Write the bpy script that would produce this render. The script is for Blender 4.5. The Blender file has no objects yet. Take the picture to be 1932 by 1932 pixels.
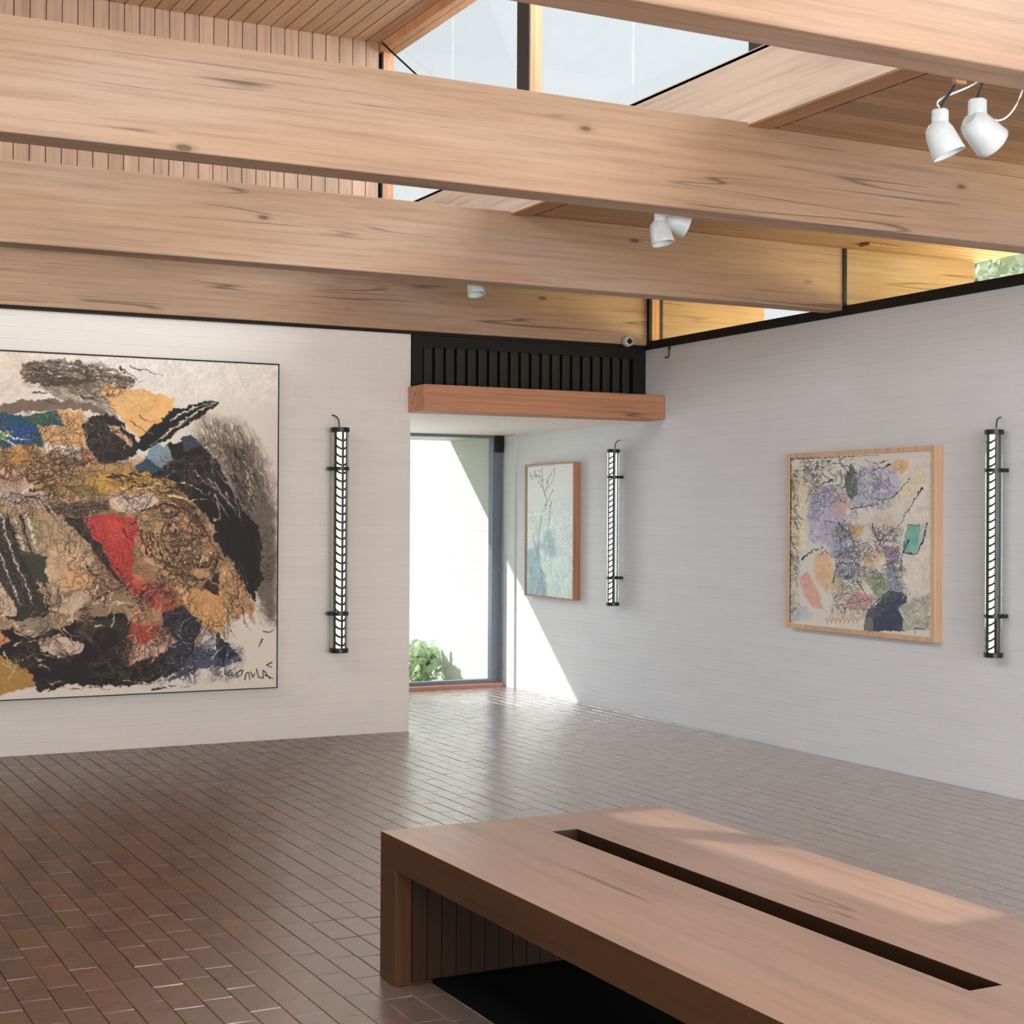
import bpy, bmesh, math, random
import numpy as np
from mathutils import Vector, Matrix
random.seed(7)
rng = np.random.default_rng(11)
S = bpy.context.scene
COL = S.collection
H = 1.4                                   # camera height (m)
# ---------------------------------------------------------------- helpers
def lin(c):
    c = c / 255.0
    return c / 12.92 if c <= 0.04045 else ((c + 0.055) / 1.055) ** 2.4
def rgb(r, g, b): return (lin(r), lin(g), lin(b), 1.0)

def obj(name, bm, mat, parent=None, smooth=False):
    me = bpy.data.meshes.new(name)
    bm.normal_update()
    bm.to_mesh(me); bm.free()
    if smooth:
        for f in me.polygons: f.use_smooth = True
    if mat: me.materials.append(mat)
    o = bpy.data.objects.new(name, me)
    COL.objects.link(o)
    if parent: o.parent = parent
    return o
def tag(o, label=None, cat=None, group=None, kind=None):
    if label: o['label'] = label
    if cat: o['category'] = cat
    if group: o['group'] = group
    if kind: o['kind'] = kind
    return o
def thing(name, label, cat, loc=(0, 0, 0), rz=0, group=None):
    o = bpy.data.objects.new(name, None); COL.objects.link(o)
    o.location = loc; o.rotation_euler = (0, 0, rz); o.empty_display_size = .1
    return tag(o, label, cat, group)
def struct(name, bm, mat, parent=None):
    o = obj(name, bm, mat, parent)
    if not parent: o['kind'] = 'structure'
    return o
def box(bm, x0, x1, y0, y1, z0, z1, bev=0.0):
    vs = [bm.verts.new((x, y, z)) for z in (z0, z1) for y in (y0, y1) for x in (x0, x1)]
    idx = ((0, 2, 3, 1), (4, 5, 7, 6), (0, 1, 5, 4), (2, 6, 7, 3), (0, 4, 6, 2), (1, 3, 7, 5))
    fs = [bm.faces.new([vs[i] for i in f]) for f in idx]
    if bev > 0:
        es = set(e for f in fs for e in f.edges)
        bmesh.ops.bevel(bm, geom=list(es), offset=bev, segments=2, affect='EDGES', profile=.5)
def bx(*a, **k):
    bm = bmesh.new(); box(bm, *a, **k); return bm
def lathe(bm, prof, n=32, M=None, cap=True):
    """prof: list of (r, z); revolved about Z then transformed by M"""
    rings = []
    for r, z in prof:
        rings.append([bm.verts.new((r * math.cos(2 * math.pi * i / n), r * math.sin(2 * math.pi * i / n), z)) for i in range(n)])
    for a, b in zip(rings, rings[1:]):
        for i in range(n):
            j = (i + 1) % n
            bm.faces.new((a[i], a[j], b[j], b[i]))
    if cap:
        bm.faces.new(rings[0][::-1]); bm.faces.new(rings[-1])
    if M is not None:
        for rg in rings:
            for v in rg: v.co = M @ v.co
def tube(bm, pts, r, n=10):
    pts = [Vector(p) for p in pts]
    rings = []
    for i, p in enumerate(pts):
        t = (pts[min(i + 1, len(pts) - 1)] - pts[max(i - 1, 0)]).normalized()
        up = Vector((0, 0, 1)) if abs(t.z) < .9 else Vector((1, 0, 0))
        a = t.cross(up).normalized(); b = t.cross(a).normalized()
        rings.append([bm.verts.new(p + a * (r * math.cos(2 * math.pi * k / n)) + b * (r * math.sin(2 * math.pi * k / n))) for k in range(n)])
    for a, b in zip(rings, rings[1:]):
        for k in range(n):
            j = (k + 1) % n
            bm.faces.new((a[k], a[j], b[j], b[k]))
    bm.faces.new(rings[0][::-1]); bm.faces.new(rings[-1])
def bez(p0, p1, p2, p3, n=14):
    P = [Vector(p) for p in (p0, p1, p2, p3)]
    out = []
    for i in range(n + 1):
        t = i / n; s = 1 - t
        out.append(P[0] * s ** 3 + P[1] * (3 * s * s * t) + P[2] * (3 * s * t * t) + P[3] * t ** 3)
    return out

# ---------------------------------------------------------------- materials
def newmat(name):
    m = bpy.data.materials.new(name); m.use_nodes = True
    nt = m.node_tree; nt.nodes.clear()
    out = nt.nodes.new('ShaderNodeOutputMaterial')
    return m, nt, out
def N(nt, t, **k):
    n = nt.nodes.new(t)
    for a, b in k.items(): setattr(n, a, b)
    return n
def L(nt, a, b): nt.links.new(a, b)
def principled(nt, out, rough=.5, spec=.5, metal=0.0):
    b = N(nt, 'ShaderNodeBsdfPrincipled')
    b.inputs['Roughness'].default_value = rough
    b.inputs['Specular IOR Level'].default_value = spec
    b.inputs['Metallic'].default_value = metal
    L(nt, b.outputs[0], out.inputs[0])
    return b
def ramp(nt, stops, fac=None, interp='LINEAR'):
    r = N(nt, 'ShaderNodeValToRGB'); r.color_ramp.interpolation = interp
    e = r.color_ramp.elements
    while len(e) < len(stops): e.new(.5)
    for i, (p, c) in enumerate(stops):
        e[i].position = p; e[i].color = c if len(c) == 4 else (*c, 1)
    if fac is not None: L(nt, fac, r.inputs[0])
    return r
def mix(nt, a, b, fac, mode='MIX'):
    m = N(nt, 'ShaderNodeMix', data_type='RGBA', blend_type=mode)
    for sock, v in ((m.inputs[6], a), (m.inputs[7], b), (m.inputs[0], fac)):
        if hasattr(v, 'is_linked') or hasattr(v, 'links'): L(nt, v, sock)
        else: sock.default_value = v
    return m.outputs[2]
def simple(name, c, rough=.6, spec=.4, metal=0.0, vary=.06, scale=30):
    m, nt, out = newmat(name)
    b = principled(nt, out, rough, spec, metal)
    tc = N(nt, 'ShaderNodeTexCoord'); no = N(nt, 'ShaderNodeTexNoise')
    no.inputs['Scale'].default_value = scale; no.inputs['Detail'].default_value = 4
    L(nt, tc.outputs['Object'], no.inputs['Vector'])
    lo = tuple(v * (1 - vary) for v in c[:3]) + (1,); hi = tuple(min(1, v * (1 + vary)) for v in c[:3]) + (1,)
    r = ramp(nt, [(.3, lo), (.7, hi)], no.outputs['Fac'])
    L(nt, r.outputs[0], b.inputs['Base Color'])
    return m
def wood(name, base, axis='X', rough=.62, dark=.62, knots=True, spec=.3, cracks=True, island=0.0, pink=None, scale=1.0, coat=0.0):
    """timber whose grain runs along one object axis"""
    m, nt, out = newmat(name)
    b = principled(nt, out, rough, spec)
    if coat:
        b.inputs['Coat Weight'].default_value = coat; b.inputs['Coat Roughness'].default_value = .3; b.inputs['Coat IOR'].default_value = 1.9
    tc = N(nt, 'ShaderNodeTexCoord')
    def mapped(along, across, loc=(0, 0, 0)):
        mp = N(nt, 'ShaderNodeMapping')
        s = [across * scale] * 3; s['XYZ'.index(axis)] = along * scale
        mp.inputs['Scale'].default_value = s; mp.inputs['Location'].default_value = loc
        L(nt, tc.outputs['Object'], mp.inputs[0])
        return mp.outputs[0]
    c = base
    def sc(k): return tuple(min(1, v * k) for v in c[:3]) + (1,)
    # broad tonal drift
    n1 = N(nt, 'ShaderNodeTexNoise'); n1.inputs['Scale'].default_value = 1; n1.inputs['Detail'].default_value = 3
    L(nt, mapped(.7, 3.0), n1.inputs['Vector'])
    pk = pink if pink else sc(1.02)
    r1 = ramp(nt, [(.3, sc(.84)), (.5, sc(1.0)), (.72, pk)], n1.outputs['Fac'])
    # fine streaks
    n2 = N(nt, 'ShaderNodeTexNoise'); n2.inputs['Scale'].default_value = 1; n2.inputs['Detail'].default_value = 6; n2.inputs['Roughness'].default_value = .65
    L(nt, mapped(1.4, 42.0), n2.inputs['Vector'])
    r2 = ramp(nt, [(.32, (.72, .68, .64, 1)), (.5, (.98, .97, .96, 1)), (.7, (1.1, 1.09, 1.08, 1))], n2.outputs['Fac'])
    col = mix(nt, r1.outputs[0], r2.outputs[0], .85, 'MULTIPLY')
    bump_src = n2.outputs['Fac']
    if cracks:
        # thin long checks: iso lines of a stretched noise
        n3 = N(nt, 'ShaderNodeTexNoise'); n3.inputs['Scale'].default_value = 1; n3.inputs['Detail'].default_value = 2; n3.inputs['Distortion'].default_value = .1
        L(nt, mapped(.28, 9.0, (3.1, 1.7, .3)), n3.inputs['Vector'])
        mm = N(nt, 'ShaderNodeMath', operation='SUBTRACT'); L(nt, n3.outputs['Fac'], mm.inputs[0]); mm.inputs[1].default_value = .5
        ab = N(nt, 'ShaderNodeMath', operation='ABSOLUTE'); L(nt, mm.outputs[0], ab.inputs[0])
        r3 = ramp(nt, [(0, (1, 1, 1, 1)), (.006, (.6, .6, .6, 1)), (.012, (0, 0, 0, 1))], ab.outputs[0])
        n4 = N(nt, 'ShaderNodeTexNoise'); n4.inputs['Scale'].default_value = 1
        L(nt, mapped(1.3, 5.0, (9, 4, 2)), n4.inputs['Vector'])
        r4 = ramp(nt, [(.5, (0, 0, 0, 1)), (.58, (1, 1, 1, 1))], n4.outputs['Fac'])
        mu = N(nt, 'ShaderNodeMath', operation='MULTIPLY'); L(nt, r3.outputs[0], mu.inputs[0]); L(nt, r4.outputs[0], mu.inputs[1])
        mu2 = N(nt, 'ShaderNodeMath', operation='MULTIPLY'); L(nt, mu.outputs[0], mu2.inputs[0]); mu2.inputs[1].default_value = .8
        col = mix(nt, col, sc(.22), mu2.outputs[0])
    if knots:
        vo = N(nt, 'ShaderNodeTexVoronoi'); vo.inputs['Scale'].default_value = 1
        L(nt, mapped(2.2, 5.5, (.4, .2, .7)), vo.inputs['Vector'])
        rk = ramp(nt, [(.0, (1, 1, 1, 1)), (.05, (1, 1, 1, 1)), (.07, (.3, .3, .3, 1)), (.13, (0, 0, 0, 1))], vo.outputs['Distance'])
        mk = N(nt, 'ShaderNodeMath', operation='MULTIPLY'); L(nt, rk.outputs[0], mk.inputs[0]); mk.inputs[1].default_value = .8
        col = mix(nt, col, sc(.2), mk.outputs[0])
    if island:
        ge = N(nt, 'ShaderNodeNewGeometry')
        hs = N(nt, 'ShaderNodeHueSaturation')
        mr = N(nt, 'ShaderNodeMapRange'); mr.inputs[3].default_value = 1 - island; mr.inputs[4].default_value = 1 + island * .6
        L(nt, ge.outputs['Random Per Island'], mr.inputs[0]); L(nt, mr.outputs[0], hs.inputs['Value'])
        L(nt, col, hs.inputs['Color']); col = hs.outputs[0]
    L(nt, col, b.inputs['Base Color'])
    bp = N(nt, 'ShaderNodeBump'); bp.inputs['Strength'].default_value = .25; bp.inputs['Distance'].default_value = .004
    L(nt, bump_src, bp.inputs['Height']); L(nt, bp.outputs[0], b.inputs['Normal'])
    return m
def whitewall(name, c, axis):
    """white painted brickwork, courses barely visible"""
    m, nt, out = newmat(name)
    b = principled(nt, out, .7, .25)
    tc = N(nt, 'ShaderNodeTexCoord')
    sp = N(nt, 'ShaderNodeSeparateXYZ'); L(nt, tc.outputs['Object'], sp.inputs[0])
    cb = N(nt, 'ShaderNodeCombineXYZ')
    L(nt, sp.outputs['X' if axis == 'X' else 'Y'], cb.inputs[0]); L(nt, sp.outputs['Z'], cb.inputs[1])
    br = N(nt, 'ShaderNodeTexBrick'); br.inputs['Scale'].default_value = 1
    br.inputs['Brick Width'].default_value = .24; br.inputs['Row Height'].default_value = .067
    br.inputs['Mortar Size'].default_value = .006; br.inputs['Mortar Smooth'].default_value = 1
    br.inputs['Color1'].default_value = (1, 1, 1, 1); br.inputs['Color2'].default_value = (.9, .9, .9, 1); br.inputs['Mortar'].default_value = (.2, .2, .2, 1)
    L(nt, cb.outputs[0], br.inputs['Vector'])
    no = N(nt, 'ShaderNodeTexNoise'); no.inputs['Scale'].default_value = 2.2; no.inputs['Detail'].default_value = 5
    mp = N(nt, 'ShaderNodeMapping'); mp.inputs['Scale'].default_value = (1, 1, 6); L(nt, tc.outputs['Object'], mp.inputs[0]); L(nt, mp.outputs[0], no.inputs['Vector'])
    r = ramp(nt, [(.3, tuple(v * .955 for v in c[:3]) + (1,)), (.7, c)], no.outputs['Fac'])
    col = mix(nt, r.outputs[0], (.55, .53, .52, 1), mixfac(nt, br.outputs['Fac'], .06))
    L(nt, col, b.inputs['Base Color'])
    bp = N(nt, 'ShaderNodeBump'); bp.inputs['Strength'].default_value = .2; bp.inputs['Distance'].default_value = .004; bp.invert = True
    L(nt, br.outputs['Fac'], bp.inputs['Height']); L(nt, bp.outputs[0], b.inputs['Normal'])
    return m
def mixfac(nt, s, k):
    m = N(nt, 'ShaderNodeMath', operation='MULTIPLY'); L(nt, s, m.inputs[0]); m.inputs[1].default_value = k
    return m.outputs[0]
def glassmat(name, tint=(1, 1, 1, 1), refl=.08):
    m, nt, out = newmat(name)
    t = N(nt, 'ShaderNodeBsdfTransparent'); t.inputs[0].default_value = tint
    g = N(nt, 'ShaderNodeBsdfGlossy'); g.inputs['Roughness'].default_value = .03
    lw = N(nt, 'ShaderNodeLayerWeight'); lw.inputs[0].default_value = refl
    mx = N(nt, 'ShaderNodeMixShader')
    L(nt, lw.outputs['Facing'], mx.inputs[0]); L(nt, t.outputs[0], mx.inputs[1]); L(nt, g.outputs[0], mx.inputs[2])
    L(nt, mx.outputs[0], out.inputs[0])
    return m
def emis(name, c, s):
    m, nt, out = newmat(name)
    e = N(nt, 'ShaderNodeEmission'); e.inputs[0].default_value = c; e.inputs[1].default_value = s
    L(nt, e.outputs[0], out.inputs[0]); return m

M_beam = wood('beam_timber', rgb(178, 147, 121), 'X', rough=.6, pink=rgb(184, 159, 140))
M_plankX = wood('plank_along_x', rgb(174, 138, 108), 'X', knots=False, cracks=False, island=.16)
M_plankY = wood('plank_along_y', rgb(216, 180, 148), 'Y', knots=False, cracks=False, island=.13)
M_plankZ = wood('plank_upright', rgb(206, 173, 149), 'Z', knots=False, cracks=False, island=.08)
M_panel = wood('pale_plywood', rgb(236, 216, 198), 'Y', knots=False, cracks=False)
M_fascia = wood('fascia_wood', rgb(176, 134, 100), 'Y', knots=False, cracks=False)
M_header = wood('header_timber', rgb(196, 142, 108), 'X', knots=False)
M_post = wood('post_wood', rgb(214, 160, 120), 'Z', knots=False, cracks=False)
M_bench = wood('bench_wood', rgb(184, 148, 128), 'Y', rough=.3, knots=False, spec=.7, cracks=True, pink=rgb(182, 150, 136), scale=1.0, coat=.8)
M_bench_side_shade = wood('bench_wood_side_shaded', rgb(84, 53, 27), 'Y', rough=.5, knots=False, cracks=False)  # same bench wood, darkened: shade on the sides painted into the colour
M_bench_upright_shade = wood('bench_wood_upright_shaded', rgb(84, 53, 27), 'Z', rough=.5, knots=False, cracks=False)  # upright grain version, side shade painted in likewise
M_bench_deep_shade = wood('bench_wood_deep_shade', rgb(52, 33, 18), 'Z', rough=.5, knots=False, cracks=False, scale=1.2)  # darkest copy: shade inside slot and under the seat painted in
M_frame = wood('oak_frame', rgb(222, 184, 150), 'Z', knots=False, cracks=False)
M_frame2 = wood('cherry_frame', rgb(196, 140, 112), 'Z', knots=False, cracks=False)
M_wallL = whitewall('painted_brick_x', rgb(234, 227, 219), 'X')
M_wallR = whitewall('painted_brick_y', rgb(226, 229, 232), 'Y')
M_soffit = simple('white_soffit', rgb(250, 240, 232), .6)
M_black = simple('black_paint', rgb(22, 20, 18), .55, .3)
M_louv = simple('black_louvre', rgb(52, 54, 51), .6, .3)
M_mat = simple('black_mat', rgb(9, 10, 14), .9, .1, vary=.2, scale=120)
M_steel = simple('dark_steel', rgb(52, 56, 62), .4, .5)
M_alu = simple('blue_grey_aluminium', rgb(120, 128, 142), .35, .5, .3)
M_white = simple('white_enamel', rgb(206, 214, 216), .35, .5)
M_lens = simple('lamp_glass', rgb(225, 232, 230), .2, .6)
M_chrome = simple('chrome', rgb(205, 208, 210), .12, .8, 1.0, vary=.02)
M_cap = simple('black_end_cap', rgb(24, 23, 21), .35, .5)
M_fin = simple('black_fin', rgb(26, 20, 14), .5, .4)
M_terr = simple('terracotta_sill', rgb(196, 140, 122), .6)
M_glass = glassmat('clear_glass', (.97, .985, .985, 1), .06)
M_tube = glassmat('tube_glass', (.9, .91, .9, 1), .25)
M_led = emis('warm_white_led', (1.0, .93, .80, 1), 1.5)

# floor tiles: fired brown clay, every tile its own tone, waxed
def floormat():
    m, nt, out = newmat('waxed_brown_tile')
    b = principled(nt, out, .3, .6)
    tc = N(nt, 'ShaderNodeTexCoord'); ge = N(nt, 'ShaderNodeNewGeometry')
    # coat rises diagonally toward the garden door; pale sheen there is painted into the colour
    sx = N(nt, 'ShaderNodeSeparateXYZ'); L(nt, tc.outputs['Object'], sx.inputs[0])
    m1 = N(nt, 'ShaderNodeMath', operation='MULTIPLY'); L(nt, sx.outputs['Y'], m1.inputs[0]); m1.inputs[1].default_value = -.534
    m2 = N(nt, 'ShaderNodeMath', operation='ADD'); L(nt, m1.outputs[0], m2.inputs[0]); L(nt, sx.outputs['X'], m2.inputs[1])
    sheen_mask = N(nt, 'ShaderNodeMapRange', interpolation_type='SMOOTHSTEP'); L(nt, m2.outputs[0], sheen_mask.inputs[0])
    sheen_mask.inputs[1].default_value = -1.7; sheen_mask.inputs[2].default_value = -.2
    cw = N(nt, 'ShaderNodeMapRange'); L(nt, sheen_mask.outputs[0], cw.inputs[0]); cw.inputs[3].default_value = .1; cw.inputs[4].default_value = 1.0
    L(nt, cw.outputs[0], b.inputs['Coat Weight']); b.inputs['Coat Roughness'].default_value = .27; b.inputs['Coat IOR'].default_value = 2.3
    sw = N(nt, 'ShaderNodeMapRange'); L(nt, sheen_mask.outputs[0], sw.inputs[0]); sw.inputs[3].default_value = .35; sw.inputs[4].default_value = 1.0
    L(nt, sw.outputs[0], b.inputs['Specular IOR Level'])
    r = ramp(nt, [(0, rgb(96, 72, 56)), (.3, rgb(110, 82, 64)), (.55, rgb(104, 80, 66)), (.8, rgb(114, 80, 60)), (1, rgb(92, 75, 64))], ge.outputs['Random Per Island'])
    no = N(nt, 'ShaderNodeTexNoise'); no.inputs['Scale'].default_value = 9; no.inputs['Detail'].default_value = 6
    L(nt, tc.outputs['Object'], no.inputs['Vector'])
    r2 = ramp(nt, [(.3, (.82, .8, .8, 1)), (.7, (1.12, 1.1, 1.08, 1))], no.outputs['Fac'])
    col = mix(nt, r.outputs[0], r2.outputs[0], 1.0, 'MULTIPLY')
    col = mix(nt, col, rgb(196, 180, 172), mixfac(nt, sheen_mask.outputs[0], .36))  # daylight sheen painted into the tile colour
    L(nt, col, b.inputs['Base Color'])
    rr = ramp(nt, [(.3, (.24,) * 3 + (1,)), (.7, (.36,) * 3 + (1,))], no.outputs['Fac'])
    L(nt, rr.outputs[0], b.inputs['Roughness'])
    bp = N(nt, 'ShaderNodeBump'); bp.inputs['Strength'].default_value = .12; bp.inputs['Distance'].default_value = .003
    n3 = N(nt, 'ShaderNodeTexNoise'); n3.inputs['Scale'].default_value = 22; n3.inputs['Detail'].default_value = 3
    L(nt, tc.outputs['Object'], n3.inputs['Vector']); L(nt, n3.outputs['Fac'], bp.inputs['Height']); L(nt, bp.outputs[0], b.inputs['Normal'])
    return m
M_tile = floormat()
M_grout = simple('sand_grout', rgb(160, 132, 110), .8)

# ---------------------------------------------------------------- floor
XL, XR, YS, YW, YD = -3.2, 5.82, -2.5, 9.34, 11.54
fl = struct('floor', bx(XL, XR, YS, YD, -.12, -.004), M_grout)
bm = bmesh.new()
W, LEN, G = .0945, .232, .0022
k0 = math.floor((XL - .881) / W)
k1 = math.ceil((XR - .881) / W)
for k in range(k0, k1):
    x0 = .881 + k * W; x1 = x0 + W
    if x0 < XL: continue
    x1 = min(x1, XR)
    if x1 - x0 < .02: continue
    off = random.random() * LEN
    y = YS + off
    if YS < 5 and k % 2: pass
    while y < YD:
        ya, yb = y + G * .5, min(y + LEN, YD) - G * .5
        y += LEN
        if yb - ya < .02: continue
        xa, xb = x0 + G * .5, x1 - G * .5
        t = .0022
        z = random.uniform(-.0005, .0005)
        ta, tb = random.uniform(-.0007, .0007), random.uniform(-.0007, .0007)
        lo = [bm.verts.new((p, q, -.006)) for p, q in ((xa, ya), (xb, ya), (xb, yb), (xa, yb))]
        hi = [bm.verts.new((p, q, z + s)) for p, q, s in ((xa + t, ya + t, -ta - tb), (xb - t, ya + t, ta - tb), (xb - t, yb - t, ta + tb), (xa + t, yb - t, -ta + tb))]
        bm.faces.new(hi)
        for i in range(4):
            j = (i + 1) % 4
            bm.faces.new((lo[i], lo[j], hi[j], hi[i]))
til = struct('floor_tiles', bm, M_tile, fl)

# ---------------------------------------------------------------- walls
wl = struct('wall_left', bx(XL, 4.03, YW, 9.6, 0, 2.583), M_wallL)
struct('wall_west', bx(XL - .2, XL, YS, 9.6, 0, 3.1), M_wallR)
struct('wall_passage', bx(3.79, 4.03, 9.6, 11.6, 0, 2.583), M_wallR)
struct('wall_right', bx(5.82, 6.06, YS, 17.0, -.25, 2.572), M_wallR)
struct('trim_1', bx(XL, 5.80, YW - .012, YW + .05, 2.583, 2.6), M_black)          # shadow gap over the far wall
struct('trim_2', bx(5.806, 5.90, YS, 9.36, 2.572, 2.628), M_black)               # capping of the side wall
struct('trim_3', bx(5.806, 5.84, 11.31, 11.50, 0, 2.066), M_wallR)              # reveal beside the garden door
# passage soffit reaching out as the eave over the garden door
bm = bmesh.new(); box(bm, 4.03, 5.82, 9.34, 11.6, 2.068, 2.2); box(bm, -2.0, 5.82, 11.6, 12.60, 2.068, 2.2)
struct('ceiling_passage', bm, M_soffit)

# header over the passage
t = tag(obj('header_beam', bx(4.012, 5.815, 9.076, 9.338, 2.072, 2.24, bev=.004), M_header),
        'short reddish timber header boxed out under the black louvre over the passage', 'beam', kind='thing')

# ---------------------------------------------------------------- black louvre
t = thing('ventilation_louvre', 'wide black louvre panel with upright fins above the reddish header beam', 'vent', (4.036, 9.33, 2.243))
obj('backing', bx(0, 1.782, .05, .07, 0, .338), M_black, t)
bm = bmesh.new()
box(bm, 0, 1.782, 0, .05, .262, .338); box(bm, 0, 1.782, 0, .05, 0, .018)
box(bm, 0, .075, 0, .05, .018, .262); box(bm, 1.68, 1.782, 0, .05, .018, .262)
obj('frame', bm, M_black, t)
bm = bmesh.new()
n = 20
for i in range(n):
    x = .085 + i * (1.59 / n)
    # angled fin: one broad face catches the light, one edge drops away
    v = [(x, .004), (x + .066, .022), (x + .066, .03), (x, .012)]
    lo = [bm.verts.new((a, b, .018)) for a, b in v]; hi = [bm.verts.new((a, b, .262)) for a, b in v]
    bm.faces.new(lo[::-1]); bm.faces.new(hi)
    for a in range(4):
        b = (a + 1) % 4
        bm.faces.new((lo[a], lo[b], hi[b], hi[a]))
obj('fins', bm, M_louv, t)

# ---------------------------------------------------------------- beams
beams = [(1.05, 'timber ceiling beam overhead, outermost from the far wall', None),
         (3.10, 'timber beam crossing the upper corner beside the hanging spotlight pair', None),
         (5.10, 'knotty timber beam crossing the middle of the ceiling below the roof window', None),
         (7.17, 'timber beam between the knotty middle beam and the far wall', None),
         (9.30, 'timber beam lying on top of the white far wall and black louvre', None)]
for y, lab, _ in beams:
    o = obj('ceiling_beam', bx(-(6.82 + 3.2) / 2, (6.82 + 3.2) / 2, -.072, .072, 0, .372, bev=.006), M_beam)
    o.location = ((6.82 - 3.2) / 2 + .37 * y * 0, y + .074, 2.603)
    tag(o, lab, 'beam', kind='thing')
# give every beam its own stretch of grain: shift the texture by a private copy with offset mesh
for i, o in enumerate([o for o in COL.objects if o.name.startswith('ceiling_beam')]):
    d = 1.37 * i
    for v in o.data.vertices: v.co.z += 11.0 * i
    o.location.z -= 11.0 * i

# ---------------------------------------------------------------- low ceiling (boards along X) right of the roof light, out over the eave
bm = bmesh.new()
y = YS
while y < 9.62:
    box(bm, 3.785, 6.82, y + .005, y + .084, 2.962, 2.99)
    y += .089
struct('ceiling', bm, M_plankX)
struct('ceiling_deck', bx(3.785, 6.82, YS, 9.62, 2.985, 3.12), M_black)
bm = bmesh.new()
y = YS
while y < 9.62:
    box(bm, XL, -.25, y + .005, y + .084, 2.962, 2.99)
    y += .089
struct('ceiling_west', bm, M_plankX)
struct('ceiling_west_deck', bx(XL, -.25, YS, 9.62, 2.985, 3.12), M_black)
struct('trim_4', bx(6.82, 6.84, YS, 9.62, 2.964, 3.12), M_post)

# roof light kerb: pale panel with brown underside
kerb = struct('trim_5', bx(3.654, 3.67, YS, 9.25, 2.966, 3.252), M_panel)
struct('kerb_underside', bx(3.655, 3.765, YS, 9.29, 2.958, 2.966), M_fascia, kerb)
struct('kerb_sill', bx(3.654, 3.86, YS, 9.29, 3.24, 3.256), M_panel, kerb)
struct('kerb_core', bx(3.67, 3.785, YS, 9.29, 2.966, 3.24), M_black, kerb)

# monitor: glazed east side, boarded north end and ceiling
ZC = 4.40
bm = bmesh.new()
x = 3.74
while x > -.35:
    box(bm, x - .0855, x - .0035, YS, 9.2, ZC, ZC + .025)
    x -= .0895
struct('ceiling_roof_light', bm, M_plankY)
struct('ceiling_roof_deck', bx(-.4, 3.95, YS, 9.5, ZC + .02, ZC + .16), M_black)
bm = bmesh.new()
x = 3.74
while x > -.35:
    box(bm, x - .0865, x - .0025, 9.2, 9.225, 2.98, ZC)
    x -= .0895
struct('wall_roof_light_north', bm, M_plankZ)
struct('wall_roof_light_backing', bx(-.4, 3.765, 9.222, 9.34, 2.98, ZC + .05), M_black)
bm = bmesh.new()
y = YS
while y < 9.2:
    box(bm, -.3, -.275, y + .0025, y + .0865, 2.962, 3.25)
    y += .0895
struct('wall_roof_light_west', bm, M_plankZ)
struct('wall_roof_light_west_backing', bx(-.4, -.298, YS, 9.3, 2.962, 3.25), M_black)
w3 = struct('window_3', bx(-.34, -.334, YS, 9.2, 3.25, ZC), M_glass)  # unseen west glazing, assumed; put in to let light onto the kerb
for yc in (9.245, 7.245, 5.172, 3.17, 1.12, -.9): obj('mullion', bx(-.37, -.30, yc - .07, yc + .07, 3.25, ZC), M_post, w3)

# clerestory window of the roof light
win = thing('window_1', 'roof window', 'window', (3.754, 0, 3.256)); win['kind'] = 'structure'
del win['category']; del win['label']
bm = bmesh.new(); box(bm, -.012, .10, YS, 9.3, 1.084, 1.15, bev=.003)
obj('head_rail', bm, M_post, win)
for yc in (9.245, 7.245, 5.172, 3.17, 1.12, -.9):
    p = obj('mullion', bx(.006, .075, yc - .072, yc + .072, 0, 1.084), M_post, win)
    s = obj('steel_plate', bx(0, .006, yc - .068, yc + .068, 0, 1.084), M_steel, p)
bm = bmesh.new()
for a, b in ((7.325, 8.20), (8.206, 9.165), (5.25, 6.20), (6.206, 7.165), (3.25, 4.16), (4.166, 5.09), (1.2, 3.09), (-.8, 1.04)):
    box(bm, .036, .042, a, b, 0, 1.084)
obj('glazing', bm, M_glass, win)
# thin tie wire in the corner of the roof window
bm = bmesh.new(); tube(bm, [(3.735, 9.14, 4.385), (3.735, 8.55, 4.02), (3.735, 8.0, 3.68)], .006, 8)
tag(obj('window_bracing_wire', bm, M_black), 'thin black bracing wire slanting across the corner of the roof window', 'wire')

# ---------------------------------------------------------------- clerestory between beams over the side wall
win2 = thing('window_2', '', '', (5.82, 0, 2.628)); win2['kind'] = 'structure'
for k in ('label', 'category'):
    if k in win2: del win2[k]
bm = bmesh.new()
for a, b in ((7.32, 9.29), (5.25, 7.165), (3.25, 5.095), (1.2, 3.095), (-2.4, 1.04)):
    box(bm, 0, .006, a, b, 0, .334)
obj('glazing', bm, M_glass, win2)
for yb in (1.05, 3.10, 5.10, 7.17, 9.30):
    p = obj('gasket', bx(-.012, .012, yb - .008, yb - .001, -.025, .345), M_black, win2)
# timber post with black edges in front of the farthest beam
p = obj('corner_post', bx(.012, .075, 9.27, 9.30, -.01, .335), M_post, win2)
obj('edge_strip', bx(-.012, .012, 9.268, 9.299, -.01, .335), M_black, p)
obj('edge_strip', bx(.075, .1, 9.268, 9.299, -.01, .335), M_black, p)
# small bracket plate tucked under the eave boards
bm = bmesh.new(); box(bm, 5.80, 6.02, 6.93, 7.02, 2.945, 2.961, bev=.004)
tag(obj('bracket_plate', bm, M_fascia), 'small dark wooden cleat on the ceiling boards above the black glazing joint', 'bracket')

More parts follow.
